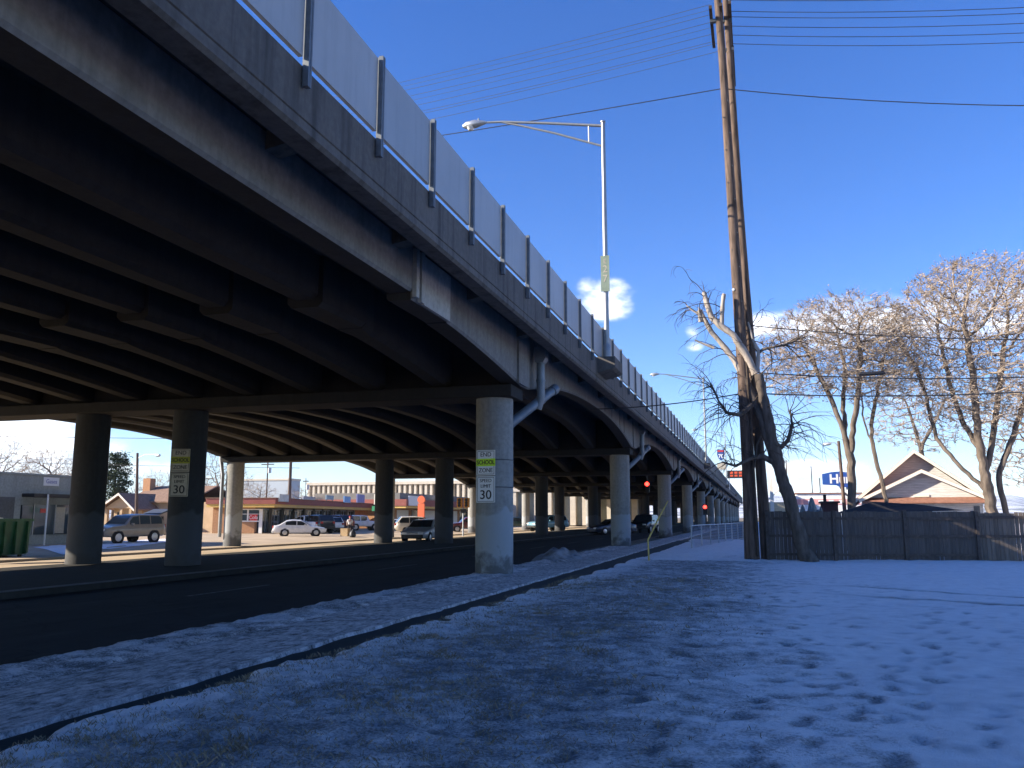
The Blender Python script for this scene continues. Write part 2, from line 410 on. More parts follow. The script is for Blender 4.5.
# rain pipes at the north columns
for i, p in enumerate(piers[1:9]):
    x = -6.02; y = p + 1.05
    mb = MB(); mb.tube([(x, y, 6.25), (x, y, 5.05), (x - .1, y, 4.75)], .125, 14)
    mb.tube([(x + .22, y + .75, 5.42), (x - .35, y - .45, 4.62), (x - 1.0, y - 1.0, 3.95)], .135, 14)
    dp = mb.build('downpipe', M['pipe'], VI)
    subpart(dp, VI); dp['_w'] = 1
    off = world_off(VI)
    h = MB(); h.prism([(x - .12, 6.12), (x + .12, 6.12), (x + .19, 6.25), (x + .19, 6.58), (x - .14, 6.58), (x - .14, 6.25)], y - .19, y + .19, 'Y')
    h.build('hopper', M['pipe'], dp)
    for p0_, p1_, r_ in (((x - .02, y + .26, 5.1), (x - .09, y + .12, 5.0), .16), ((x + .25, y + .82, 5.46), (x + .18, y + .66, 5.36), .16), ((x, y, 5.62), (x, y, 5.56), .145)):
        MB().tube([p0_, p1_], r_, 14).build('pipe_collar', M['pipe'], dp)
# south side pipe seen through the first opening
mb = MB(); p = piers[2]
mb.tube([(-31.9, p - .35, 5.75), (-31.9, p - .35, 5.1), (-31.62, p - .5, 4.2), (-31.62, p - .5, .4)], .11, 10)
mb.box(-32.1, -31.7, p - .55, p - .15, 5.6, 6.0)
mb.build('downpipe', M['alu'], VI, 'pale downpipe on the far sunlit column')
# lamp plinths
for y in (30.0, 92.0, 154.0, 216.0):
    MB().prism([(NX - .05, 6.60), (NX + .50, 6.72), (NX + .62, 6.80), (NX + .62, 7.18), (NX - .05, 7.18)], y - .85, y + .85, 'Y').build('lamp_plinth', M['conc_par'], VI, bevel=.02)
# banding straps and graffiti on columns
mb = MB()
for z in (3.18, 2.42): mb.tube([(-7.12 + .537 * math.cos(a), P0 + .537 * math.sin(a), z) for a in [i * PI / 16 for i in range(33)]], .012, 4)
mb.build('banding_strap', M['steel_dk'], VI)

# street lamps on the viaduct
def viaduct_lamp(y, label, plate):
    t = thing('street_lamp', label, 'street lamp', (NX + .20, y, 7.18), 0, 'tall street lamps along the viaduct edge')
    mb = MB(); mb.tube([(0, 0, .55), (0, 0, 9.15)], [.10, .075], 16); mb.cyl((0, 0, 9.15), .1, .05, 16); mb.build('pole', M['alu'], t)
    b = MB(); b.tube([(0, 0, 0), (0, 0, .5), (0, 0, .62)], [.17, .15, .11], 16); b.build('pole_base', M['alu'], t)
    a = MB()
    a.tube([(0, 0, 9.02), (-2.2, 0, 9.42), (-4.0, 0, 9.72), (-4.7, 0, 9.78)], [.055, .05, .045, .04], 10)
    a.tube([(0, 0, 8.2), (-1.9, 0, 8.98), (-3.3, 0, 9.48), (-4.0, 0, 9.70)], [.04, .04, .038, .03], 10)
    a.tube([(-.55, 0, 8.42), (-.55, 0, 9.12)], .025, 8); a.build('arm', M['alu'], t)
    h = MB(); zs = 9.78
    h.tube([(-4.65, 0, zs), (-4.85, 0, zs), (-5.1, 0, zs - .01), (-5.45, 0, zs - .03), (-5.6, 0, zs - .04)], [.06, .11, .17, .15, .06], 14)
    hh = h.build('lamp_head', M['galv'], t)
    g = MB(); g.tube([(-5.28, 0, zs - .13), (-5.28, 0, zs - .24)], [.17, .09], 14); g.build('lens', M['headl'], hh)
    s = MB(); s.cyl((-4.95, 0, zs + .1), .035, .1, 8); s.build('photocell', M['steel_dk'], hh)
    if plate:
        pl = MB().box(-.16, .16, -.125, -.105, 2.55, 3.9).build('number_plate', M['plate'], t)
        for ch, z, s_ in (('E', 3.68, .24), ('2', 3.38, .38), ('7', 3.02, .38)):
            text_mesh('plate_lettering', ch, s_, M['sign_dim'], pl, (0, -.128, z))
    return t
M['plate'] = plain('number_plate_green', (.20, .25, .185), .6, 0, .15, 5)
viaduct_lamp(30.0, 'nearest viaduct street lamp, with a green numbered plate on its pole', True)
viaduct_lamp(92.0, 'second viaduct street lamp, seen just left of the wooden utility pole', False)
viaduct_lamp(154.0, 'third and farthest viaduct street lamp, tiny beyond the second one', False)

# ------------------------------------------------------------------ school zone signs on columns
def zone_sign(loc, rz, label, w, dim, px):
    t = thing('speed_sign', label, 'road sign', loc, rz, 'end school zone signs strapped to columns')
    wm, lm = (M['sign_dim'], M['lime_dim']) if dim else (M['sign_white'], M['sign_lime'])
    H1, H2 = w * 1.24, w * 1.28
    b = MB(); b.box(-w / 2, w / 2, -.012, 0, H2 + .03, H2 + .03 + H1); up = b.build('school_panel', wm, t)
    MB().box(-w / 2, w / 2, -.012, 0, 0, H2).build('speed_panel', wm, t)
    zb = H2 + .03
    MB().box(-w / 2 - .008, w / 2 + .008, -.018, -.013, zb + H1 * .36, zb + H1 * .66).build('lime_band', lm, t)
    for x in (zb + .004, zb + H1 - .018, .006, H2 - .02):
        pass
    br = MB()
    for z0, z1 in ((zb, zb + H1), (0, H2)):
        e = .025; q = .012
        br.box(-w / 2 + e, w / 2 - e, -.0145, -.0125, z0 + e, z0 + e + q); br.box(-w / 2 + e, w / 2 - e, -.0145, -.0125, z1 - e - q, z1 - e)
        br.box(-w / 2 + e, -w / 2 + e + q, -.0145, -.0125, z0 + e + q, z1 - e - q); br.box(w / 2 - e - q, w / 2 - e, -.0145, -.0125, z0 + e + q, z1 - e - q)
    br.build('sign_border', M['ink'], t)
    T = [('END', zb + H1 * .82, .26, 1.0, -.016), ('SCHOOL', zb + H1 * .505, .25, .82, -.021), ('ZONE', zb + H1 * .19, .26, .92, -.016),
         ('SPEED', H2 * .83, .205, 1.0, -.016), ('LIMIT', H2 * .62, .205, 1.0, -.016), ('30', H2 * .28, .46, 1.05, -.016)]
    for s, z, k, sx, yy in T:
        text_mesh('sign_lettering', s, w * k / .26 * .30 if s != '30' else w * .62, M['ink'], t, (0, yy, z), bold=(w * .004 if s == '30' or 'S' == s[0] and s != 'SPEED' else 0.0), sx=sx)
    return t
c1 = Vector((-7.12, P0, 0))
vdir = Vector((0, 0, 0)) - c1; vdir.z = 0
a0 = math.atan2(vdir.y, vdir.x) - R(24)
nrm = Vector((math.cos(a0), math.sin(a0), 0))
sp = c1 + nrm * .585; sp.z = atY(485, 502.5, sp.y).z
zone_sign((sp.x, sp.y, sp.z), math.atan2(nrm.y, nrm.x) + PI / 2, 'bright end school zone and speed limit 30 sign on the nearest round column', .56, False, 0)
sp = atY(178.5, 496.5, P0 - .53)
zone_sign((sp.x, sp.y, sp.z), R(16), 'dim shadowed end school zone speed sign on a dark inner column', .57, True, 0)

# small plates on the columns farther along
o = MB().box(-7.12 - .35, -7.12 + .05, piers[3] - .565, piers[3] - .545, 1.75, 2.25).build('notice_plate', M['sign_dim']); tag(o, 'small pale notice plate on the third column', 'plate')

# ------------------------------------------------------------------ ground, roads
def sheet(name, pts, z, mat):
    mb = MB(); mb.add([(x, y, z) for x, y in pts], [tuple(range(len(pts)))]); o = mb.build(name, mat); return struct(o)
gm = MB(); S = 9000
gxs = [-S, -60, -36, -33, -29.5, -26, -22, -10, 60, S]; gzs = [-.02, -.02, -.12, -.30, -.30, -.10, -.02, -.02, -.02, -.02]
gys = [-S, 0, 300, S]
vs = [(x, y, z - .02) for y in gys for x, z in zip(gxs, gzs)]
fs = [(j * 10 + i, j * 10 + i + 1, (j + 1) * 10 + i + 1, (j + 1) * 10 + i) for j in range(3) for i in range(9)]
gm.add(vs, fs); struct(gm.build('ground', M['ground']))
def strip(name, xz, y0, y1, mat, n=1):
    mb = MB(); k = len(xz); ysx = [y0 + (y1 - y0) * i / n for i in range(n + 1)]
    mb.add([(x, y, z) for y in ysx for x, z in xz], [(j * k + i, j * k + i + 1, (j + 1) * k + i + 1, (j + 1) * k + i) for j in range(n) for i in range(k - 1)])
    return struct(mb.build(name, mat))
strip('road', [(-14.3, .0), (-11, .03), (-7.75, .0)], -15, 300, M['asphalt'])
strip('road', [(-30.2, -.28), (-26, -.06), (-21.75, .0)], -15, 300, M['lot'])
strip('parking_lot', [(-52, .0), (-36, -.10), (-33, -.27), (-31.9, -.28)], -15, 300, M['lot'])
strip('parking_lot', [(-140, .0), (-52.02, .0)], -15, 300, M['lot'])
strip('pavement', [(-31.9, -.32), (-31.9, -.16), (-30.35, -.16), (-30.2, -.17), (-30.2, -.32)], -15, 300, M['lot'])
strip('median', [(-21.75, -.05), (-21.7, .10), (-21.55, .11), (-14.5, .14), (-14.34, .13), (-14.3, -.05)], -15, 300, M['walkdirt'])
strip('kerb', [(-21.72, .09), (-21.6, .114), (-21.45, .116)], -15, 300, M['curb'])
strip('kerb', [(-14.6, .144), (-14.45, .145), (-14.33, .134)], -15, 300, M['curb'])
for k in range(16):
    o = MB().box(-11.12, -11.0, 6 + k * 9, 9 + k * 9, .033, .036).build('lane_marking', M['lane']); struct(o)
def walk_sheet():
    mb = MB(); n = 460; vs = []
    for i in range(n + 1):
        y = -4 + 124 * i / n
        e = -5.33 + .10 * noise.noise(Vector((7, y * .9, 2))) + .06 * noise.noise(Vector((7, y * 4.5, 2)))
        vs += [(-6.72, y, -.05), (-6.70, y, .055), (-6.0, y, .058), (e, y, .055), (e + .03, y, -.03)]
    fs = [(j * 5 + i, j * 5 + i + 1, (j + 1) * 5 + i + 1, (j + 1) * 5 + i) for j in range(n) for i in range(4)]
    mb.add(vs, fs); struct(mb.build('sidewalk', M['snow_walk']))
walk_sheet()
M['mud'] = plain('wet_mud', (.012, .016, .013), .8, 0, .4, 5, .5, 30)
strip('mud_strip', [(-5.36, .012), (-4.3, .012)], -4, 60, M['mud'], 20)
strip('kerb', [(-7.78, -.05), (-7.76, .10), (-7.62, .10)], 33.5, 300, M['curb'])

# height fields: the verge and the snowy field with footprints
foot = []
frng = random.Random(5)
def trail(x, y, dx, dy, n, step=.62):
    d = Vector((dx, dy)).normalized(); pr = Vector((-d.y, d.x))
    for i in range(n):
        p = Vector((x, y)) + d * step * i + pr * (.13 if i % 2 else -.13) + Vector((frng.uniform(-.1, .1), frng.uniform(-.1, .1)))
        foot.append((p.x, p.y, math.atan2(d.y, d.x) + frng.uniform(-.3, .3), frng.uniform(.13, .17), frng.uniform(.05, .07), frng.uniform(.5, 1)))
trail(.2, 3, .2, 1, 22); trail(-.6, 4, .35, 1, 20); trail(1.2, 3, -.1, 1, 18); trail(-1.5, 5, .6, 1, 22); trail(.9, 5.5, .1, 1, 10); trail(4, 20, -1, .55, 14); trail(-1, 16, 1, .1, 16)
for i in range(420):
    foot.append((frng.gauss(.9, 1.5), 4.0 + 20 * frng.random() ** 1.5, frng.uniform(0, 6.28), frng.uniform(.06, .17), frng.uniform(.045, .085), frng.uniform(.15, .8)))
for i in range(40):
    foot.append((frng.uniform(1.5, 7), frng.uniform(6, 28), frng.uniform(0, 6.28), frng.uniform(.12, .2), frng.uniform(.05, .08), frng.uniform(.3, .6)))
cells = {}
for f in foot:
    for ix in range(int(f[0] // 1) - 1, int(f[0] // 1) + 2):
        for iy in range(int(f[1] // 1) - 1, int(f[1] // 1) + 2): cells.setdefault((ix, iy), []).append(f)
def fdent(x, y):
    h = 0; w = 0
    for (fx, fy, a, la, lb, st) in cells.get((int(x // 1), int(y // 1)), ()):
        dx, dy = x - fx, y - fy
        u = (dx * math.cos(a) + dy * math.sin(a)) / la; v = (-dx * math.sin(a) + dy * math.cos(a)) / lb
        d = u * u + v * v
        if d < 4:
            h -= .019 * st * math.exp(-d * d * .7) - .008 * st * math.exp(-(d - 2.0) ** 2 * 1.5)
            w = max(w, .38 * st * math.exp(-d * d * .5))
    return h, w
def wheel_ruts(x, y):
    # two old wheel tracks crossing the far right of the field
    w = 0; h = 0
    for off in (0, 1.55):
        yy = 17.6 + off * 1.45 - .42 * (x - 3) + .12 * math.sin(x * .8)
        d = abs(y - yy)
        if x > .8 and d < .4:
            g = math.exp(-(d / .17) ** 2) * (.5 + .5 * noise.noise(Vector((x * .9, off * 7, 3)))) * min(1, (x - .8) / 1.5)
            w = max(w, .85 * max(0, g)); h -= .02 * max(0, g)
    return h, w
def field_z(x, y):
    n1 = noise.noise(Vector((x * .35, y * .35, 1.3))); n2 = noise.noise(Vector((x * 1.7, y * 1.7, 4.1))); n3 = noise.noise(Vector((x * 6.5, y * 6.5, 2.2)))
    z = .085 + .05 * n1 + .022 * n2
    rough = max(.15, min(1, (.6 + .02 * y - x) / 2.6))
    n4 = noise.noise(Vector((x * 15, y * 15, 7.2)))
    z += (.018 * n3 + .017 * n4) * rough + .012 * noise.noise(Vector((x * 3.4, y * 3.4, 8))) + .006 * n3
    return z, rough
def build_field():
    xs = list(np.arange(-5.25, 4.0, .055)) + list(np.arange(4.0, 24, .16)); yv = []
    y = 1.5
    while y < 34.4: yv.append(y); y += .045 + .0042 * max(0, y - 3)
    vs = []; wear = []; nx = len(xs)
    for y in yv:
        edge = -4.76 + .20 * noise.noise(Vector((0, y * .8, 5))) + .10 * (1 if noise.noise(Vector((4, y * 1.3, 5))) > .1 else -1) + .10 * noise.noise(Vector((0, y * 3.3, 9)))
        if y > 15: edge += .35 * min(1, (y - 15) / 8)
        for x in xs:
            z, rough = field_z(x, y)
            h, w = fdent(x, y); h2, w2 = wheel_ruts(x, y)
            z += h + h2
            t = (x - edge) / .16
            if t < 1: z = (z if t > 0 else -.06) if t <= 0 else -.06 + (z + .06) * (1 - (1 - t) ** 3)
            if y > 30.8: w2 = w2 - .55 * min(1, (y - 30.8 - .5 * noise.noise(Vector((x * .6, 3, 2)))) / .4) if x < 0 else w2
            vs.append((x, y, z)); wear.append(w2 if w2 < 0 else max(w, w2))
    fs = [(j * nx + i, j * nx + i + 1, (j + 1) * nx + i + 1, (j + 1) * nx + i) for j in range(len(yv) - 1) for i in range(nx - 1)]
    me = bpy.data.meshes.new('snow_field'); me.from_pydata(vs, [], fs); me.materials.append(M['snow_field'])
    me.attributes.new('wear', 'FLOAT', 'POINT').data.foreach_set('value', wear)
    me.polygons.foreach_set('use_smooth', [True] * len(fs))
    o = bpy.data.objects.new('snow_field', me); col.objects.link(o); struct(o)
build_field()
def build_patch(name, x0, x1, y0, y1, step, zf, mat):
    xs = list(np.arange(x0, x1 + step * .5, step)); yv = list(np.arange(y0, y1 + step, step * 1.5)); nx = len(xs)
    vs = [(x, y, zf(x, y)) for y in yv for x in xs]
    fs = [(j * nx + i, j * nx + i + 1, (j + 1) * nx + i + 1, (j + 1) * nx + i) for j in range(len(yv) - 1) for i in range(nx - 1)]
    me = bpy.data.meshes.new(name); me.from_pydata(vs, [], fs); me.materials.append(mat); me.polygons.foreach_set('use_smooth', [True] * len(fs))
    o = bpy.data.objects.new(name, me); col.objects.link(o); return struct(o)
def verge_z(x, y):
    e = -7.72 + .07 * noise.noise(Vector((1, y * 1.1, 2)))
    z = .075 + .03 * noise.noise(Vector((x * 1.3, y * 1.3, 6))) + .032 * noise.noise(Vector((x * 5, y * 4, 2))) + .018 * noise.noise(Vector((x * 13, y * 11, 2)))
    t = (x - e) / .14
    if t < 1: z = -.05 if t <= 0 else -.05 + (z + .05) * (1 - (1 - t) ** 2)
    t2 = (-6.62 + .1 * noise.noise(Vector((3, y * 1.4, 2))) - x) / .12
    if t2 < 1: z = min(z, .03) if t2 <= 0 else .03 + (z - .03) * t2
    return z
build_patch('verge', -7.95, -6.5, 2, 46, .07, verge_z, M['snow_verge'])
def past_z(x, y):
    z = .10 + .05 * noise.noise(Vector((x * .8, y * .5, 3))) + .02 * noise.noise(Vector((x * 4, y * 4, 3)))
    e = -4.5 + .3 * noise.noise(Vector((2, y * .6, 1)))
    t = min((x - e) / .3, (y - 34.6) / .5)
    if t < 1: z = -.05 if t <= 0 else -.05 + (z + .05) * t
    return z
build_patch('snow_bank', -5.1, -.2, 34.3, 60, .14, past_z, M['snow_far'])
strip('yard', [(-.2, .02), (60, .02)], 34.6, 300, M['snow_far'])
# ploughed heap beside the second column
def heap(name, cx, cy, rx, ry, h, mat, label, cat, seed):
    mb = MB(); n = 22; vs = []; fs = []
    for j in range(n + 1):
        for i in range(n + 1):
            u = i / n * 2 - 1; v = j / n * 2 - 1; d = math.hypot(u, v)
            z = max(0, 1 - d * d) * h * (1 + .8 * noise.noise(Vector((u * 3 + seed, v * 3, seed)))) + .06 * noise.noise(Vector((u * 9, v * 9, seed))) * max(0, 1 - d)
            vs.append((u * rx, v * ry, z - .03))
            if i and j: fs.append(((j - 1) * (n + 1) + i - 1, (j - 1) * (n + 1) + i, j * (n + 1) + i, j * (n + 1) + i - 1))
    mb.add(vs, fs, 0, True); o = mb.build(name, mat); o.location = (cx, cy, 0); return tag(o, label, cat)
q = atZ(572, 560); heap('snow_heap', q.x - .5, q.y, 1.0, 1.6, .42, M['snow_dirty'], 'low heap of dirty ploughed snow by the kerb between the two nearest outer columns', 'snow heap', 3)
# old snow left on the lot
def gz(x):
    for (a, za), (b, zb) in (((-52, 0), (-36, -.10)), ((-36, -.10), (-33, -.27)), ((-33, -.27), (-31.9, -.28)), ((-30.2, -.28), (-26, -.06)), ((-26, -.06), (-21.75, 0))):
        if a <= x <= b: return za + (zb - za) * (x - a) / (b - a)
    return 0.0
def blob(name, pts, z, mat):
    mb = MB(); pts = list(pts); n = len(pts); cx = sum(p[0] for p in pts) / n; cy = sum(p[1] for p in pts) / n
    P = []
    for i in range(n):
        a = Vector(pts[i]); b = Vector(pts[(i + 1) % n])
        for k in range(6):
            p = a.lerp(b, k / 6); f = 1 + .12 * noise.noise(Vector((p.x * 1.3, p.y * 1.3, 2))); P.append((cx + (p.x - cx) * f, cy + (p.y - cy) * f))
    mb.add([(x, y, z + gz(x)) for x, y in P] + [(cx, cy, z + .02 + gz(cx))], [(i, (i + 1) % len(P), len(P)) for i in range(len(P))]); return struct(mb.build(name, mat))
def gp(u, v, z=0): q = atZ(u, v, z); return (q.x, q.y)
blob('snow_patch', [gp(33, 546), gp(66, 550), gp(102, 549), gp(102, 545.5), gp(60, 544)], .02, M['snow'])
blob('snow_patch', [gp(100, 546.5), gp(140, 544), gp(170, 541), gp(172, 538), gp(140, 539.5), gp(100, 542.5)], .024, M['snow'])
# hollow edges of the lot: dark strip of an old drain
# ------------------------------------------------------------------ dead grass in the field
def grass():
    g = random.Random(11); mb_v = []; mb_f = []
    for i in range(42000):
        y = 2.2 + 20 * g.random() ** 1.6; x = g.uniform(-4.75, .3 + .02 * y)
        dens = max(0., min(1., (.1 + .02 * y - x) / 2.6))
        n = noise.noise(Vector((x * .9, y * .9, 12))) + .5 * noise.noise(Vector((x * 2.6, y * 2.6, 3)))
        if g.random() > dens * dens * (.25 + .95 * max(0, n + .25)): continue
        z, _ = field_z(x, y); z -= .015
        big = noise.noise(Vector((x * 1.3 + 40, y * 1.3, 2))) > .38
        for k in range(5 if big else 3):
            a = g.uniform(0, 6.28); l = g.uniform(.02, .05) * (1.35 if big else 1); lean = g.uniform(.3, 1.3); w = .0035
            dx, dy = math.cos(a), math.sin(a); px, py = x + g.uniform(-.04, .04), y + g.uniform(-.04, .04)
            b = len(mb_v)
            mb_v += [(px - dy * w, py + dx * w, z), (px + dy * w, py - dx * w, z), (px + dx * l * lean * .5 + dy * w * .6, py + dy * l * lean * .5 - dx * w * .6, z + l * .7), (px + dx * l * lean, py + dy * l * lean, z + l)]
            mb_f += [(b, b + 1, b + 2), (b, b + 2, b + 3)]
    me = bpy.data.meshes.new('dead_grass'); me.from_pydata(mb_v, [], mb_f); me.materials.append(M['straw'])
    o = bpy.data.objects.new('dead_grass', me); col.objects.link(o)
    tag(o, 'short dead grass poking through the thin snow in the foreground', 'grass', None, 'stuff')
M['straw'] = plain('dead_grass_straw', (.24, .195, .13), .9, 0, .5, 3)
grass()

# ------------------------------------------------------------------ utility poles and cables
def pole_thing(name, label, base, top, r0, r1, bend, group=None):
    t = thing(name, label, 'utility pole', base, 0, group)
    d = Vector(top) - Vector(base)
    mb = MB(); pts = []; rad = []
    for i in range(15):
        s = i / 14; pts.append(Vector((bend(d.z * s), 0, d.z * s)) + Vector((.02 * math.sin(s * 9), .02 * math.cos(s * 7), -.2 if i == 0 else 0))); rad.append(r0 + (r1 - r0) * s + (.03 * (1 - s * 14 / 1.5) if s < .1 else 0))
    mb.tube(pts, rad, 16); mb.build('pole', M['wood_pole'], t)
    return t, d
PY = 32.7
pa, da = pole_thing('utility_pole', 'thicker left one of the two tall wooden utility poles beside the fence', (-.27, PY, 0), (-.88, PY, 24), .25, .13, lambda z: -.002 * z - .00078 * z * z)
pb, db = pole_thing('utility_pole', 'thinner right one of the two tall wooden utility poles, touching the leaning dead tree', (.27, PY + .5, 0), (-.68, PY + .5, 24), .20, .12, lambda z: -.036 * z + .0003 * z * z)
cm = MB()
cm.tube([(.20, -.26, .2), (.16, -.25, 4.5), (.1, -.22, 7.6)], .045, 8); cm.build('conduit', M['wood_dk'], pa, None)
def arm(par, x0, x1, y0, y1, z):
    MB().box(x0 - par.location.x, x1 - par.location.x, y0 - par.location.y, y1 - par.location.y, z - .065, z + .065).build('crossarm', M['wood_dk'], par)
arm(pa, -1.02, -.90, 31.9, 34.9, 21.55); arm(pb, -.28, -.16, 32.1, 36.3, 21.75); arm(pb, -.25, -.13, 33.2, 36.4, 20.45); arm(pb, -.62, -.50, 32.2, 36.0, 21.78)
for (par, x0, x1, y, z) in ((pa, -1.02, -.7, PY, 21.4), (pb, -.6, -.16, PY + .5, 21.62), (pb, -.6, -.13, PY + .5, 20.34)):
    MB().box(x0 - par.location.x, x1 - par.location.x, y - .08 - par.location.y, y + .08 - par.location.y, z - .06, z + .06).build('arm_block', M['steel_dk'], par)
for i, y in enumerate((32.3, 33.1, 33.5, 34.2, 34.9, 35.6)):
    MB().tube([(-.22 - pb.location.x, y - pb.location.y, 21.82), (-.22 - pb.location.x, y - pb.location.y, 21.9), (-.22 - pb.location.x, y - pb.location.y, 21.97)], [.05, .06, .03], 8).build('insulator', M['steel_dk'], pb)
tg = MB(); tg.cyl((-.27, -.225, 10.15), .05, .02, 12, 'Y'); tg.build('pole_tag', M['sign_white'], pa)
for i in range(24):
    z = 2.2 + i * .68; sx_ = 1 if i % 2 else -1
    MB().cyl((-.27 - .002 * z - .00078 * z * z + sx_ * .6 * (.25 - .12 * z / 24), PY - .25 + .004 * z, z), .022, .12, 6, 'Y').build('step_bolt', M['steel_dk'], pa).location = (.27, -PY, 0)
WIREG = 'overhead wires at the utility poles'
def cable(label, pts, r=.014, sag=None, group=WIREG):
    a, b = Vector(pts[0]), Vector(pts[1])
    P = []
    for i in range(25):
        s = i / 24; p = a.lerp(b, s)
        p.z -= (sag or 0) * 4 * s * (1 - s); P.append(p - a)
    mb = MB(); mb.tube(P, r, 5); o = mb.build('overhead_wire', M['wire'] if r > .0125 else M['wire_pale']); o.location = a
    return tag(o, label, 'cable', group)
ordn = ['first (topmost)', 'second', 'third', 'fourth', 'fifth', 'sixth', 'seventh', 'eighth', 'ninth']
# long wires on insulators along the cross arms, one span to each side
armY = [32.3, 33.1, 33.5, 34.2, 34.9, 35.6]
for i, y in enumerate(armY):
    cable('%s of the six thin wires running right from the crossarms' % ordn[i], [(-.22, y, 21.97), (46, y + 1.0, 21.6)], .0135, 2.1)
armL = [31.95, 32.3, 32.65, 33.2, 33.6, 34.1, 34.7, 35.2, 35.9]
for i, y in enumerate(armL):
    cable('%s of the nine thin wires running left over the viaduct' % ordn[i], [(-.96 if y < 34.9 else -.56, y, 21.68 if y < 34.9 else 21.9), (-62, y + 2.0, 21.6)], .0105 if i not in (4, 1) else .008, 1.55)
cable('thicker lone wire running right from below the crossarms', [(-.62, PY, 18.45), (44, PY + .3, 17.2)], .02, 2.6)
cable('thicker lone wire running left below the bundle, over the viaduct', [(-.70, PY, 18.45), (-62, PY + 1, 19.6)], .02, .9)
for (u0, v0, u1, v1, lab, r) in ((745, 325, 1150, 338, 'upper of three low cables crossing in front of the bare trees', .02), (747, 372, 1150, 371, 'middle low cable with a black splice, crossing in front of the bare trees', .022), (748, 393, 1150, 383, 'lowest cable crossing in front of the bare trees, right of the poles', .024)):
    a = atY(u0, v0, PY); b = atY(u1, v1, PY); cable(lab, [a, b], r, .25)
a = atY(738, 394, PY); cable('low cable from the poles to the underside of the viaduct', [a, (-6.25, 33.2, 5.85)], .022, .12)
sp = atY(872, 373.5, PY); o = MB().tube([(-.45, 0, 0), (-.36, 0, 0), (.36, 0, 0), (.45, 0, 0)], [.03, .07, .07, .03], 10).build('cable_splice', M['black']); o.location = sp; tag(o, 'black splice case hanging on the middle low cable', 'splice case')
# yellow guy guard leaning by the walk
t0 = atY(649, 562, 30.5); t1 = atY(648, 540, 30.5); t2 = atY(668, 501, 31)
o = MB().tube([t0 - t0, t1 - t0, (t2 + t1) / 2 - t0 + Vector((0, 0, .03)), t2 - t0], [.03, .03, .028, .02], 8).build('guy_guard', M['yellow']); o.location = (t0.x, t0.y, 0.05); tag(o, 'thin bent yellow guy wire guard standing in the snow by the walk', 'guy guard')

# ------------------------------------------------------------------ wooden fence
FP = [(.30, 32.95), (2.62, 33.1), (5.02, 33.45), (7.42, 33.8), (9.8, 34.1), (12.2, 34.4), (14.6, 34.7), (17.0, 35.0)]
ft = thing('board_fence', 'dark weathered board fence with posts and rails behind the snowy field', 'fence', (FP[0][0], FP[0][1], 0), 0, None, True)
fl = thing('picket_fence', 'gappy picket fence section at the right end, lit through its gaps', 'fence', (FP[3][0], FP[3][1], 0), 0, None, True)
frn = random.Random(3)
for i in range(len(FP) - 1):
    a = Vector(FP[i]); b = Vector(FP[i + 1]); d = (b - a); L = d.length; d.normalize(); nrm2 = Vector((d.y, -d.x))   # towards the viewer
    gap = i >= 3; par = fl if gap else ft
    mb = MB(); s = 0.0
    wbd = .14
    while s < L - .02:
        w = min(wbd, L - s); g = (.006 if frn.random() < .93 else .02) if not gap else (.006 if frn.random() < .8 else .016)
        h = 1.80 + frn.uniform(-.025, .02) - (.05 if gap else 0); tk = .018; off = frn.uniform(-.004, .004)
        p0 = a + d * (s + g / 2); p1 = a + d * (s + w - g / 2)
        q0 = p0 - nrm2 * tk; q1 = p1 - nrm2 * tk
        zb = .04
        vs = [(p0.x, p0.y, zb), (p1.x, p1.y, zb), (q1.x, q1.y, zb), (q0.x, q0.y, zb), (p0.x, p0.y, h), (p1.x, p1.y, h), (q1.x, q1.y, h), (q0.x, q0.y, h)]
        mb.add(vs, [(0, 3, 2, 1), (4, 5, 6, 7), (0, 1, 5, 4), (1, 2, 6, 5), (2, 3, 7, 6), (3, 0, 4, 7)], 0); s += w
    mb.build('fence_panel', M['fence_lt'] if gap else M['fence'], par)
    for z in (.22, .88, 1.55):
        if gap and z < .3: continue
        p0 = a + d * .06 + nrm2 * .006; p1 = b - d * .06 + nrm2 * .006; q0 = p0 + nrm2 * .04; q1 = p1 + nrm2 * .04
        if not gap and z > 1.5: z = 1.5
        rm = MB(); rm.add([(p0.x, p0.y, z), (p1.x, p1.y, z), (q1.x, q1.y, z), (q0.x, q0.y, z), (p0.x, p0.y, z + .09), (p1.x, p1.y, z + .09), (q1.x, q1.y, z + .09), (q0.x, q0.y, z + .09)], [(0, 3, 2, 1), (4, 5, 6, 7), (0, 1, 5, 4), (1, 2, 6, 5), (2, 3, 7, 6), (3, 0, 4, 7)])
        rm.build('rail', M['fence_rail'], par)
    if i == 0 or i > 0:
        pm_ = MB(); c = a + nrm2 * .05; pm_.box(c.x - .05, c.x + .05, c.y - .05, c.y + .05, 0, 1.84 if not gap else 1.80); pm_.build('fence_post', M['fence_rail'], par)

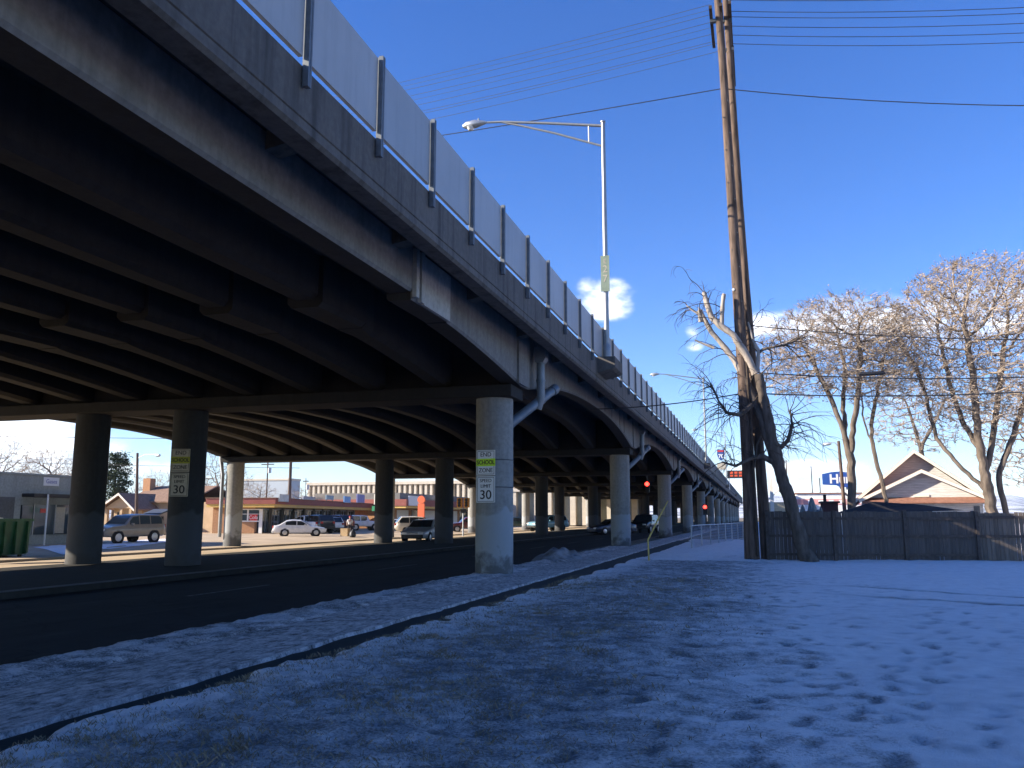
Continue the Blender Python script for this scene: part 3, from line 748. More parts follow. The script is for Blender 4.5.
# chain link fence further along the walk
A, B = atZ(692, 550), atZ(748, 538.5)
ct = thing('mesh_fence', 'low galvanised mesh fence beside the walk under the viaduct edge', 'fence', (A.x, A.y, 0), 0, None, True)
n = 9; mb = MB(); H1 = 1.18
for i in range(n):
    p = A.lerp(B, i / (n - 1)); MB().tube([(p.x, p.y, 0), (p.x, p.y, H1 + .04)], .035, 8).build('fence_post', M['galv'], ct)
MB().tube([(A.x, A.y, H1), (B.x, B.y, H1)], .025, 8).build('rail', M['galv'], ct)
MB().tube([(A.x, A.y, .08), (B.x, B.y, .08)], .02, 8).build('rail', M['galv'], ct)
d = B - A; L = d.length; wm = MB(); nseg = 75
for i in range(-8, nseg):
    for sgn in (1, -1):
        s0 = i / nseg; s1 = s0 + 1.1 / L
        if sgn < 0: s0, s1 = s1, s0
        z0, z1 = .08, H1; a, b = s0, s1
        if min(a, b) < 0 or max(a, b) > 1: continue
        p0 = A + d * a; p1 = A + d * b
        wm.tube([(p0.x, p0.y, z0), (p1.x, p1.y, z1)], .008, 3, 0, False)
wm.build('wire_mesh', M['galv'], ct)

# ------------------------------------------------------------------ bare trees
def col_tree(seed, base, trunk_lines, envelope, n_attr, step=.32, infl=9., kill=.40, tip_r=.011, expo=2.25, maxr=None):
    """space colonisation: returns nodes, parents, radii"""
    r = np.random.RandomState(seed)
    nodes = []; par = []
    for line, root in trunk_lines:
        prev = root
        pts = [Vector(p) for p in line]
        for i in range(len(pts)):
            if i == 0:
                if prev is None: nodes.append(pts[0]); par.append(-1); prev = 0
                else:
                    j = min(range(len(nodes)), key=lambda k: (nodes[k] - pts[0]).length); prev = j
                continue
            seg = pts[i] - pts[i - 1]; m = max(1, int(seg.length / step))
            for k in range(1, m + 1):
                jit = Vector((r.uniform(-.05, .05), r.uniform(-.05, .05), 0))
                nodes.append(pts[i - 1] + seg * (k / m) + jit); par.append(prev); prev = len(nodes) - 1
    att = []
    while len(att) < n_attr:
        c, e = envelope[r.randint(len(envelope))]
        v = r.normal(size=3); v /= np.linalg.norm(v); v *= r.uniform(.12, 1) ** (1 / 2.4)
        att.append(np.array(c) + v * np.array(e) * 1.08)
    att = np.array(att); P = np.array([tuple(n) for n in nodes])
    near = np.full(len(att), -1); nd = np.full(len(att), 1e9)
    def upd(i0, newp):
        nonlocal nd, near
        D = np.linalg.norm(att[:, None, :] - newp[None], axis=2); j = D.argmin(1); dm = D[np.arange(len(att)), j]
        b = dm < nd; nd = np.where(b, dm, nd); near = np.where(b, i0 + j, near)
    upd(0, P)
    for it in range(120):
        alive = nd > kill; att = att[alive]; nd = nd[alive]; near = near[alive]
        if len(att) == 0: break
        ok = nd < infl
        if not ok.any(): break
        idx = near[ok]; dirs = att[ok] - P[idx]; dirs /= np.linalg.norm(dirs, axis=1)[:, None]
        acc = {}
        for k, dv in zip(idx, dirs): acc[k] = acc.get(k, 0) + dv
        newp = []; newpar = []
        for k, dv in acc.items():
            l = np.linalg.norm(dv)
            if l < .15: dv = r.normal(size=3); l = np.linalg.norm(dv)
            dv = dv / l + r.normal(size=3) * .16 + np.array([0, 0, .08]); dv /= np.linalg.norm(dv)
            newp.append(P[k] + dv * step); newpar.append(k)
        if not newp: break
        newp = np.array(newp); i0 = len(P); P = np.vstack([P, newp]); par += newpar; upd(i0, newp)
        if len(P) > 14000: break
    n = len(P); rad = np.zeros(n); kids = [[] for _ in range(n)]
    for i in range(n - 1, -1, -1):
        rr = rad[i] if rad[i] > 0 else tip_r ** expo
        rad[i] = rr
        if par[i] >= 0: rad[par[i]] += rr; kids[par[i]].append(i)
    rad = rad ** (1 / expo)
    if maxr: rad = np.minimum(rad, maxr)
    return P, par, kids, rad
def tree_meshes(th, P, par, kids, rad, seed, m_trunk, m_twig, m_seed, twigs=8, tlen=.48, seeds=.55, ssize=.065, thick=.045, trad=.0075, flare=0):
    r = random.Random(seed); base = Vector(th.location)
    A = MB(); B = MB()
    starts = [i for i in range(len(P)) if par[i] < 0]
    # chains: follow the thickest child
    stack = [(s, None) for s in starts]
    while stack:
        i, frm = stack.pop()
        chain = [i] if frm is None else [frm, i]
        k = i
        while kids[k]:
            ks = sorted(kids[k], key=lambda q: -rad[q])
            for q in ks[1:]: stack.append((q, k))
            k = ks[0]; chain.append(k)
        run = []; 
        def flush(run, big):
            if len(run) < 2: return
            pts = [Vector(P[q]) - base for q in run]; rr = [rad[q] for q in run]
            if frm is not None and run[0] == frm: rr[0] = min(rad[run[0]], rr[1] * 1.15)
            if big and flare and par[run[0]] < 0: rr[0] *= 1.35
            (A if big else B).tube(pts, rr, (9 if max(rr) > .12 else 6) if big else (4 if max(rr) > .018 else 3), 0, False, big)
        cur = []
        for q in chain:
            big = rad[q] > thick
            if cur and big != curbig:
                flush(cur + [q] , curbig); cur = [q]; curbig = big
            else:
                if not cur: curbig = big
                cur.append(q)
        flush(cur, curbig)
    S = MB(); sv = []; sf = []
    for i in range(len(P)):
        if rad[i] > .035: continue
        leaf = not kids[i]
        for k in range(twigs if leaf else (2 if r.random() < .6 else 1)):
            p = Vector(P[i]) - base
            pd = Vector(P[i]) - Vector(P[par[i]]) if par[i] >= 0 else Vector((0, 0, 1)); pd.normalize()
            d = (pd + Vector((r.gauss(0, .55), r.gauss(0, .55), r.gauss(.15, .45)))).normalized(); l = tlen * r.uniform(.5, 1.4)
            m = p + d * l * .5 + Vector((r.uniform(-.05, .05), r.uniform(-.05, .05), 0)); e = p + d * l
            B.tube([p, m, e], [trad * 1.3, trad, trad * .5], 3, 0, False, False)
            if m_seed and r.random() < seeds:
                for w in range(r.randint(1, 4)):
                    c = p.lerp(e, r.uniform(.5, 1.0)) + Vector((r.gauss(0, .05), r.gauss(0, .05), r.gauss(-.03, .05)))
                    s_ = ssize * r.uniform(.5, 1.3); o = len(sv)
                    for q in range(4): sv.append(tuple(c + Vector((r.uniform(-1, 1), r.uniform(-1, 1), r.uniform(-1.1, .6))) * s_))
                    sf += [(o, o + 1, o + 2), (o, o + 2, o + 3)]
    print(th.name, len(P), len(A.f), len(B.f), len(sf))
    if A.v: A.build('trunk', m_trunk, th)
    if B.v: B.build('crown', m_twig, th)
    if sv: S.add(sv, sf); S.build('seed_clusters', m_seed, th)['kind'] = 'stuff'

TG = 'bare trees behind the board fence'
def bare_tree(name, label, seed, base, lines, env, n_attr, group=TG, m=('bark', 'twig', 'seed'), **kw):
    th = thing(name, label, 'tree', base, 0, group)
    tk = {k: kw.pop(k) for k in ('twigs', 'tlen', 'seeds', 'ssize', 'thick', 'trad', 'flare') if k in kw}
    P, par, kids, rad = col_tree(seed, base, lines, env, n_attr, **kw)
    tree_meshes(th, P, par, kids, rad, seed, M[m[0]], M[m[1]], M[m[2]] if m[2] else None, **tk)
    return th
def L50(pts, Y): return [tuple(atY(u, v, Y + dy)) for (u, v, dy) in pts]
def grd(u, Y): q = atY(u, 512, Y); return (q.x, q.y, 0)
# tree A: in front of the house, forked above the fence
b = grd(853, 50)
LA = [([b, *L50([(852, 500, 0), (851, 462, 0), (846, 440, 0), (836, 412, .3), (822, 380, .5), (806, 350, .6)], 50)], None),
      (L50([(851, 455, 0), (853, 425, -.3), (858, 395, -.6), (860, 360, -.8), (858, 330, -1)], 50), 0),
      (L50([(846, 440, 0), (843, 405, 1), (845, 370, 1.6), (838, 335, 2)], 50), 0)]
EA = [(tuple(atY(845, 345, 50)), (4.0, 3.4, 2.4)), (tuple(atY(812, 355, 50.5)), (2.9, 2.6, 2.3)), (tuple(atY(868, 350, 49.5)), (2.6, 2.4, 2.6)), (tuple(atY(845, 322, 50)), (3.2, 3, 1.4)), (tuple(atY(790, 372, 50.5)), (1.6, 1.6, 1.2))]
bare_tree('bare_tree', 'bare tree with tan seed clusters standing right of the blue sign', 21, b, LA, EA, 6000, maxr=.38, flare=1, tip_r=.0135)
# tree B: slender, leaning, in front of the gable
b = grd(889, 52)
LB = [([b, *L50([(886, 500, 0), (880, 475, 0), (873, 450, 0), (871, 425, .2), (877, 395, .4), (884, 360, .6)], 52)], None), (L50([(872, 445, 0), (863, 420, .5), (861, 390, .8)], 52), 0)]
EB = [(tuple(atY(885, 360, 52)), (1.8, 2.0, 2.8)), (tuple(atY(868, 385, 52)), (1.3, 1.3, 1.4))]
bare_tree('bare_tree', 'slender bare tree leaning left in front of the white gable', 22, b, LB, EB, 1500, maxr=.27, tip_r=.0122)
# tree C: biggest, twin trunks at the right
b = grd(997, 50)
LC = [([b, *L50([(990, 500, 0), (985, 475, 0), (980, 450, 0), (976, 410, -.5), (972, 370, -1), (965, 330, -1.2)], 50)], None),
      (L50([(988, 492, 0), (968, 474, .3), (950, 455, .5), (936, 438, .8), (928, 405, 1), (920, 375, 1.2)], 50), 0),
      (L50([(985, 478, 0), (992, 440, .5), (998, 400, .8), (1004, 350, 1)], 50), 0),
      ([tuple(Vector(b) + Vector((.6, .3, 0))), *L50([(1004, 500, .3), (998, 478, .3), (1010, 445, .3), (1022, 410, .6), (1032, 370, .6)], 50)], None),
      (L50([(980, 452, 0), (962, 420, 1), (950, 385, 1.5), (943, 350, 1.6)], 50), 0)]
EC = [(tuple(atY(975, 330, 50)), (4.0, 3.8, 3.6)), (tuple(atY(930, 340, 50.5)), (2.4, 2.6, 2.8)), (tuple(atY(1015, 335, 50)), (3.4, 3.4, 3.8)), (tuple(atY(985, 290, 50)), (3.6, 3, 1.7)), (tuple(atY(1035, 380, 50)), (2.6, 2.6, 3)), (tuple(atY(975, 390, 50)), (3.2, 2.8, 2.0)), (tuple(atY(940, 300, 50)), (1.8, 1.8, 1.2))]
bare_tree('bare_tree', 'largest bare tree, many-stemmed, right of the gabled house', 23, b, LC, EC, 9800, maxr=.46, flare=1, tip_r=.014)
# trees farther back
b = grd(928, 78); LD = [([b, *L50([(925, 470, 0), (918, 440, 0), (910, 415, 0), (905, 400, 0)], 78)], None), (L50([(920, 450, 0), (935, 420, 0), (945, 400, 0)], 78), 0)]
ED = [(tuple(atY(925, 415, 78)), (4.2, 3.5, 3.0)), (tuple(atY(900, 425, 78)), (2.4, 2.4, 1.8))]
bare_tree('bare_tree', 'smaller bare tree rising behind the ridge of the gabled house', 24, b, LD, ED, 1800, maxr=.3, step=.5, infl=12, kill=.62, tip_r=.02, trad=.012)
b = grd(1035, 74); LE = [([b, *L50([(1033, 470, 0), (1028, 440, 0), (1030, 410, 0)], 74)], None)]
bare_tree('bare_tree', 'bare tree half outside the right edge, low behind the picket fence', 25, b, LE, [(tuple(atY(1030, 430, 74)), (4., 3.5, 4.5))], 1500, maxr=.3, step=.5, infl=12, kill=.62, tip_r=.02, trad=.012)
b = grd(820, 150)

# dead leaning tree against the poles: hand-laid stems
DT = 32.45
def D(u, v, dy=0): return atY(u, v, DT + dy)
dt = thing('dead_tree', 'dead leaning tree with sawn bleached limbs beside the utility poles', 'tree', (1.72, DT, 0))
bs = Vector(dt.location)
def stem(pts, rad, name, mat, n=12, nz_=.05):
    P = [Vector(p) - bs for p in pts]; Q = []; rr = []
    for i in range(len(P) - 1):
        m = max(2, int((P[i + 1] - P[i]).length / .14))
        for k in range(m):
            s = k / m; p = P[i].lerp(P[i + 1], s); r_ = rad[i] + (rad[i + 1] - rad[i]) * s
            w = nz_ * 1.6 * min(1, r_ * 7); p = p + Vector((noise.noise(p * 1.1) * w, noise.noise(p * 1.1 + Vector((9, 0, 0))) * w, 0)); Q.append(p); rr.append(r_ * (1 + .26 * noise.noise(p * 3.2) + .14 * noise.noise(p * 9)))
    Q.append(P[-1]); rr.append(rad[-1])
    mb = MB(); mb.tube(Q, rr, n); return mb.build(name, mat, dt)
stem([(1.75, DT, -.1), D(803, 548), D(790, 505), D(779, 468), D(775, 450), D(767, 415), D(759, 375)], [.34, .25, .22, .22, .24, .18, .165], 'trunk', M['bark_dead'], 16)
stem([D(775, 455), D(764, 425, .1), D(752, 398, .2), D(742, 372, .2)], [.19, .16, .16, .15], 'limb', M['bark_dead'])
stem([D(742, 374, .2), D(733, 358, .2), D(712, 333, .2), D(703, 317, .2), D(699, 308, .3), D(701, 318, .2)], [.12, .11, .10, .09, .06, .05], 'bare_limb', M['bare_wood'])
stem([D(701, 322, .2), D(699, 311, .2)], [.11, .09], 'bare_limb', M['bare_wood'])
stem([D(700, 315, .2), D(692, 310, .2), D(686, 305, .2)], [.05, .045, .02], 'bare_limb', M['bare_wood'])
stem([D(714, 348, .2), D(704, 344, .2), D(695, 340, .2)], [.05, .045, .03], 'bare_limb', M['bare_wood'])
stem([D(756, 374, .1), D(745, 352, 0), D(734, 335, -.1), D(720, 326, -.1), D(711, 317, -.1), D(706, 300, -.1), D(704, 292, -.1)], [.15, .14, .13, .12, .11, .10, .085], 'bare_limb', M['bare_wood'])
stem([D(721, 326, -.1), D(723, 305, -.1), D(724, 294, -.1)], [.09, .08, .07], 'bare_limb', M['bare_wood'])
stem([D(758, 372, .1), D(759, 352, .2), D(752, 338, .2), D(748, 322, .2)], [.09, .075, .05, .03], 'bare_limb', M['bare_wood'])
stem([D(762, 350, .2), D(768, 348, .2), D(785, 345, .1), D(800, 338, 0)], [.05, .05, .04, .02], 'limb', M['bark_dead'])
stem([D(758, 354, .2), D(762, 350, .2)], [.06, .05], 'limb', M['bark_dead'])
stem([D(775, 463), D(762, 456, -.2), D(750, 459, -.3), D(735, 466, -.4), D(722, 462, -.4)], [.12, .09, .06, .05, .03], 'limb', M['bark_dead'])
stem([D(752, 405, -.2), D(740, 415, -.4), D(727, 413, -.5), D(718, 400, -.5), D(712, 385, -.5)], [.10, .08, .05, .035, .02], 'limb', M['bark_dead'])
stem([D(779, 450), D(788, 440, -.1), D(792, 425, -.1), D(790, 410, -.2)], [.08, .07, .05, .03], 'limb', M['bark_dead'])
stem([D(765, 430, .1), D(757, 445, .2), D(754, 470, .2)], [.06, .045, .03], 'limb', M['bark_dead'])
tw = MB(); rt_ = random.Random(17)
segs = [(D(752, 405, -.2), D(740, 415, -.4)), (D(740, 415, -.4), D(727, 413, -.5)), (D(727, 413, -.5), D(718, 400, -.5)), (D(718, 400, -.5), D(712, 385, -.5)), (D(762, 456, -.2), D(735, 466, -.4)), (D(735, 466, -.4), D(722, 462, -.4)),
        (D(779, 450), D(788, 440, -.1)), (D(788, 440, -.1), D(792, 425, -.1)), (D(792, 425, -.1), D(790, 410, -.2)), (D(762, 350, .2), D(785, 345, .1)), (D(785, 345, .1), D(800, 338)), (D(742, 372, .2), D(712, 333, .2)), (D(720, 326, -.1), D(704, 292, -.1)), (D(721, 326, -.1), D(724, 294, -.1)), (D(757, 352, .2), D(748, 322, .2)), (D(775, 450), D(767, 415)), (D(767, 415), D(759, 375)), (D(703, 317, .2), D(686, 305, .2)), (D(752, 398, .2), D(742, 372, .2))]
ntw = [9, 10, 9, 9, 8, 8, 7, 9, 9, 9, 11, 5, 7, 6, 9, 7, 8, 6, 8]
for (pa_, pb_), cnt in zip(segs, ntw):
    for k in range(cnt):
        p = pa_.lerp(pb_, rt_.random()) - bs; left = p.x + bs.x < .1
        d = Vector((rt_.gauss(-.45 if left else .5, .6), rt_.gauss(0, .5), rt_.gauss(.5, .55))).normalized(); pts = [p]; l = rt_.uniform(.5, 1.9); m = 11
        curl = Vector((rt_.gauss(0, .35), rt_.gauss(0, .25), rt_.uniform(-1.5, .1)))
        for s in range(m):
            d = (d + curl * (1.5 / m) + Vector((rt_.gauss(0, .14), rt_.gauss(0, .14), rt_.gauss(0, .12)))).normalized(); p = p + d * l / m; pts.append(p)
            if rt_.random() < .42 and s > 1:
                q = [p]; dd = (d + Vector((rt_.gauss(0, .7), rt_.gauss(0, .5), rt_.gauss(-.1, .6)))).normalized(); pp = p
                for z in range(5):
                    dd = (dd + curl * .3 + Vector((rt_.gauss(0, .2), rt_.gauss(0, .2), rt_.gauss(-.05, .15)))).normalized(); pp = pp + dd * l * .08; q.append(pp)
                tw.tube(q, [.008, .0075, .007, .006, .005, .004], 3, 0, False, False)
        tw.tube(pts, [.019 - .0013 * i for i in range(len(pts))], 4, 0, False, False)
tw.build('twigs', M['twig_dk'], dt)

# ------------------------------------------------------------------ the gabled house and what stands round it
M['siding'] = planks('white_lap_siding', (.56, .55, .52), 6.5, 'Z', .6, .05)
M['roof_red'] = plain('reddish_shingles', (.26, .13, .09), .9, 0, .25, 4, .4, 30)
M['roof_dk'] = plain('dark_shingles', (.035, .033, .033), .9, 0, .3, 4, .4, 30)
M['trim'] = plain('cream_trim', (.70, .64, .54), .6, 0, .06, 3)
HY = 60.0
hx0, hx1 = 6.35, 13.75; ax = 9.85; ez = 2.75; az_ = 5.75
ht = thing('gabled_house', 'white sided house with two stacked gables and reddish roof behind the fence', 'house', ((hx0 + hx1) / 2, HY, 0), 0, None, True)
def gable_roof(x0, x1, xa, ze, za, y0, y1, tk, mat, name, par, oh=.35):
    sl0 = (za - ze) / (xa - x0); sl1 = (za - ze) / (x1 - xa)
    mb = MB()
    mb.prism([(x0 - oh, ze - oh * sl0), (xa, za), (xa, za + tk), (x0 - oh, ze - oh * sl0 + tk)], y0, y1, 'Y')
    mb.prism([(xa, za), (x1 + oh, ze - oh * sl1), (x1 + oh, ze - oh * sl1 + tk), (xa, za + tk)], y0, y1, 'Y')
    r_ = mb.build(name, mat, par)
    f = MB()
    for (xa_, za_, xb_, zb_) in ((x0 - oh, ze - oh * sl0, xa, za), (x1 + oh, ze - oh * sl1, xa, za)):
        q = [(xa_, za_ - .12), (xb_, zb_ - .12), (xb_, zb_ + tk * .8), (xa_, za_ + tk * .8)]
        f.prism(q if xa_ < xb_ else q[::-1], y0 - .06, y0 - .003, 'Y')
    subpart(r_, par); r_['_w'] = 1
    f.build('bargeboard', M['trim'], r_)
    return r_
w = MB(); w.box(hx0 + .2, hx1 - .2, HY, HY + 11, 0, ez); w.prism([(hx0 + .2, ez), (hx1 - .2, ez), (ax, az_ - .08)], HY, HY + 11, 'Y'); w.build('wall', M['siding'], ht)
gable_roof(hx0, hx1, ax, ez, az_, HY - .7, HY + 11.3, .14, M['roof_red'], 'roof', ht)
px0, px1, pxa = 6.75, 13.45, 10.1
pw = MB(); pw.box(px0 + .25, px1 - .25, HY - 2.2, HY - .01, 0, 2.40); pw.prism([(px0 + .2, 2.75), (px1 - .2, 2.75), (pxa, 4.32)], HY - 2.2, HY - .01, 'Y'); pw.build('porch_wall', M['siding'], ht)
gable_roof(px0, px1, pxa, 2.75, 4.4, HY - 2.75, HY - .02, .11, M['roof_red'], 'porch_roof', ht, .3)
ps = MB(); ps.prism([(HY - 3.0, 2.42), (HY - 2.21, 2.74), (HY - 2.21, 2.80), (HY - 3.0, 2.50)], px0 - .1, px1 + .1, 'X'); ps.build('pent_roof', M['roof_red'], ht)
MB().box(px0 + .1, px0 + 1.9, HY - 2.24, HY - 2.205, .5, 2.2).build('window', M['glass'], ht)
MB().box(px1 - .62, px1 - .30, HY - 2.24, HY - 2.205, .1, 2.25).build('door', M['steel_dk'], ht)
MB().box(pxa - .5, pxa + .35, HY - 2.26, HY - 2.205, 2.83, 2.97).build('vent', M['trim'], ht)
ht.rotation_euler = (0, 0, R(-7))
# dark low shed roof just behind the fence
st = thing('shed', 'low shed with a dark roof just behind the board fence, below the gable', 'shed', (5.9, 42, 0), 0, None, True)
MB().box(4.0, 7.9, 41, 44, 0, 1.75).build('wall', M['fence_rail'], st)
m_ = MB(); v_ = [(3.5, 40.6, 1.78), (8.5, 40.6, 1.88), (8.3, 44.4, 1.88), (3.6, 44.4, 1.78), (5.1, 42.3, 2.30), (7.0, 42.3, 2.16)]
m_.add(v_, [(0, 1, 5, 4), (1, 2, 5), (2, 3, 4, 5), (3, 0, 4), (3, 2, 1, 0)]); m_.build('roof', M['roof_dk'], st)
# grey tarp mound and brown shed
q0 = atY(797, 512, 46); q1 = atY(826, 512, 46)
heap('covered_heap', (q0.x + q1.x) / 2, 46, (q1.x - q0.x) / 2 + .25, 1.5, 2.32, plain('grey_tarp', (.16, .18, .17), .7, 0, .2, 2), 'grey-green tarp covered mound showing above the fence left of the bare trees', 'covered heap', 1)
q0 = atY(823, 503, 48); q1 = atY(838, 503, 48)
bt = thing('brown_shed', 'small dark brown shed with a stub chimney over the fence', 'shed', ((q0.x + q1.x) / 2, 48, 0), 0, None, True)
MB().box(q0.x, q1.x, 48, 50, 0, q0.z).build('wall', plain('brown_boards', (.07, .035, .035), .85), bt)
MB().box(q0.x - .1, q1.x + .1, 47.9, 50.1, q0.z, q0.z + .09).build('roof', M['roof_dk'], bt)
MB().box(q0.x + .05, q0.x + .2, 48.3, 48.5, q0.z + .09, q0.z + .45).build('chimney', M['roof_dk'], bt)
# blue sign
SY = 75.0; a = atY(822, 473.5, SY); b = atY(854, 484.5, SY)
sg = thing('shop_sign', 'blue roadside sign with white letters, partly behind the bare tree', 'sign', (b.x - .6, SY, 0), 0, None, True)
w_ = b.x - a.x
sb = MB(); sb.prism([(a.x, b.z + .02), (a.x + .15, b.z), (a.x + w_ * .45, b.z - .05), (a.x + w_ * .55, b.z - .2), (b.x, b.z - .25), (b.x, a.z), (a.x + w_ * .55, a.z + .14), (a.x + w_ * .3, a.z + .1), (a.x, a.z - .05)], SY - .2, SY + .2, 'Y'); sb.build('sign_box', paintm('sign_blue', (.01, .07, .33), .4), sg)
MB().tube([(b.x - .45, SY + .1, 0), (b.x - .45, SY + .1, b.z - .2)], .16, 10).build('post', M['white'], sg)
MB().tube([(a.x + w_ * .55, SY, b.z - .2), (a.x + w_ * .7, SY, b.z - .75), (b.x - .5, SY + .05, b.z - .95)], .07, 8).build('brace', M['steel_dk'], sg)
cx_, cy_ = (atY(829, 479.3, SY)).x, (a.z + b.z) / 2
tm = text_mesh('sign_lettering', 'Hun', 1.02, M['sign_white'], sg, (cx_ - world_off(sg).x, -.21, cy_ - .03), extrude=.01, align='LEFT', bold=.03)
# wooden street light pole by the sign
def wood_lamp(name, label, base, top, head, arm_rise=.3, group=None):
    t = thing(name, label, 'street lamp', base, 0, group)
    b0 = Vector(base); d = Vector(top) - b0; h = Vector(head) - b0
    MB().tube([(0, 0, 0), d * .5, d], [.16, .14, .11], 10).build('pole', M['wood_pole'], t)
    s_ = d * .93
    MB().tube([s_, s_.lerp(h, .4) + Vector((0, 0, arm_rise)), h + Vector((0, 0, arm_rise * .4)), h], [.04, .035, .03, .03], 6).build('arm', M['alu'], t)
    dr = (h - s_); dr.z = 0; dr.normalize()
    MB().tube([h - dr * .1, h + dr * .1, h + dr * .45, h + dr * .6], [.05, .13, .14, .05], 8).build('lamp_head', M['galv'], t)
    return t
q = atY(845.5, 453, 72); qb = atY(850, 512, 72); qh = atY(834, 471 - 10, 72)
q = atY(838.5, 441, 72); qb = atY(845.5, 512, 72); qh = atY(830.5, 443.5, 72)
wood_lamp('street_lamp', 'street lamp on a leaning reddish wooden pole left of the blue sign tree', (qb.x, 72, 0), (q.x, 72, q.z), (qh.x, 72.3, qh.z), .25)
# long pale shop with pink stripe
q0 = atY(796, 494, 98); q1 = atY(862, 494, 98)
lt = thing('long_shop', 'long low pale building with a pink striped band behind the fence', 'building', ((q0.x + q1.x) / 2, 98, 0), 0, None, True)
MB().box(q0.x, q1.x, 98, 112, 0, q0.z).build('wall', M['white'], lt)
MB().box(q0.x - .02, q1.x, 97.95, 97.995, q0.z - 1.15, q0.z - .55).build('pink_band', plain('pink_band', (.62, .30, .28), .6, 0, .2, 1), lt)
MB().box(q0.x - .1, q1.x, 97.85, 112.1, q0.z + .002, q0.z + .12).build('roof_edge', M['roof_red'], lt)
for k in range(7):
    x = q0.x + 1.2 + k * 1.05
    MB().box(x, x + .5, 97.93, 97.948, q0.z - 1.05, q0.z - .66).build('band_panel', M['sign_white'], lt)
for (u, vt, Y, lab) in ((811, 466, 130, 'taller of two thin distant masts over the pale shop'), (819.5, 478, 110, 'shorter thin mast over the pale shop')):
    q = atY(u, vt, Y); o = MB().tube([(0, 0, 0), (0, 0, q.z)], .07, 6).build('mast', M['steel_dk']); o.location = (q.x, Y, 0); tag(o, lab, 'mast')
# things between the poles and the leaning tree, far away
q = atY(762, 483, 88); t = thing('street_sign', 'green street sign on a thin post between the poles and dead tree', 'road sign', (q.x, 88, 0), 0, None, True)
MB().tube([(q.x, 88, 0), (q.x, 88, q.z + .5)], .05, 8).build('post', M['galv'], t)
MB().box(q.x - .35, q.x + .45, 87.92, 87.945, q.z - 1.2, q.z).build('sign_panel', M['green_sign'], t)
q0 = atY(769, 478, 120); q1 = atY(773, 478, 120)
o = MB().prism([(q0.x, 0), (q1.x, 0), (q1.x - .05, q0.z - 1.0), (q1.x - .15, q0.z), (q0.x + .15, q0.z), (q0.x + .05, q0.z - 1.0)], 120, 120.7, 'Y').build('pylon', M['trim']); tag(o, 'cream pylon glowing in the sun right of the utility poles', 'pylon')
q0 = atY(766, 505, 126); q1 = atY(796, 505, 126)
t = thing('yellow_house', 'low sunlit yellowish building behind the leaning dead trunk', 'building', ((q0.x + q1.x) / 2, 126, 0), 0, None, True)
MB().box(q0.x, q1.x, 126, 136, 0, q0.z + .4).build('wall', plain('cream_stucco', (.52, .42, .27), .9), t)
gable_roof(q0.x, q1.x, (q0.x + q1.x) / 2, q0.z + .42, q0.z + 2.2, 125.6, 136.4, .12, M['roof_dk'], 'roof', t)
for i, (u, vt, Y) in enumerate(((752.5, 440, 160), (786, 460, 150))):
    q = atY(u, vt, Y); o = MB().tube([(0, 0, 0), (0, 0, q.z)], [.12, .09], 6).build('mast', M['wood_pole']); o.location = (q.x, Y, 0); tag(o, ['distant pole showing between the two utility poles', 'distant thin pole left of the pale shop'][i], 'mast')
# motorway signs on the viaduct far ahead
t = thing('route_sign', 'interstate shield sign on a post above the far viaduct edge', 'road sign', (-5.65, 150, 7.2), 0, None, True)
MB().tube([(-5.65, 150, 7.2), (-5.65, 150, 13.1)], .06, 8).build('post', M['galv'], t)
sh = MB().prism([(-6.25, 13.1), (-6.3, 12.2), (-6.1, 11.5), (-5.65, 11.1), (-5.2, 11.5), (-5.0, 12.2), (-5.05, 13.1), (-5.65, 12.95)][::-1], 149.86, 149.9, 'Y'); shp = sh.build('shield', plain('shield_blue', (.03, .07, .25), .5), t)
MB().box(-6.2, -5.1, 149.83, 149.855, 12.62, 12.9).build('shield_band', plain('shield_red', (.5, .03, .03), .5), t)
text_mesh('sign_lettering', '70', .95, M['sign_white'], t, (0, -.16, 4.65), bold=.02)
MB().box(-6.35, -4.95, 149.86, 149.9, 9.6, 10.7).build('sign_panel', M['sign_dim'], t)
q0 = atY(727, 470.5, 170); q1 = atY(750, 478, 170)
t = thing('message_sign', 'dark overhead sign with orange lettering beyond the viaduct lamps', 'road sign', ((q0.x + q1.x) / 2, 170, 7.2), 0, None, True)
MB().box(q0.x, q1.x, 170, 170.5, q1.z, q0.z).build('sign_box', M['black'], t)
om = plain('orange_panel', (.62, .09, .03), .5)
for i in range(5):
    x = q0.x + .55 + i * .82; MB().box(x, x + .55, 169.93, 169.995, q1.z + .85, q1.z + 1.25).build('orange_dots', om, t)
    MB().box(x, x + .55, 169.93, 169.995, q1.z + .3, q1.z + .65).build('orange_dots', om, t)
MB().tube([(q0.x + .3, 170.25, 6.7), (q0.x + .3, 170.25, q1.z)], .12, 8).build('post', M['galv'], t)
MB().tube([(q1.x - .3, 170.25, 0), (q1.x - .3, 170.25, q1.z)], .12, 8).build('post', M['galv'], t)

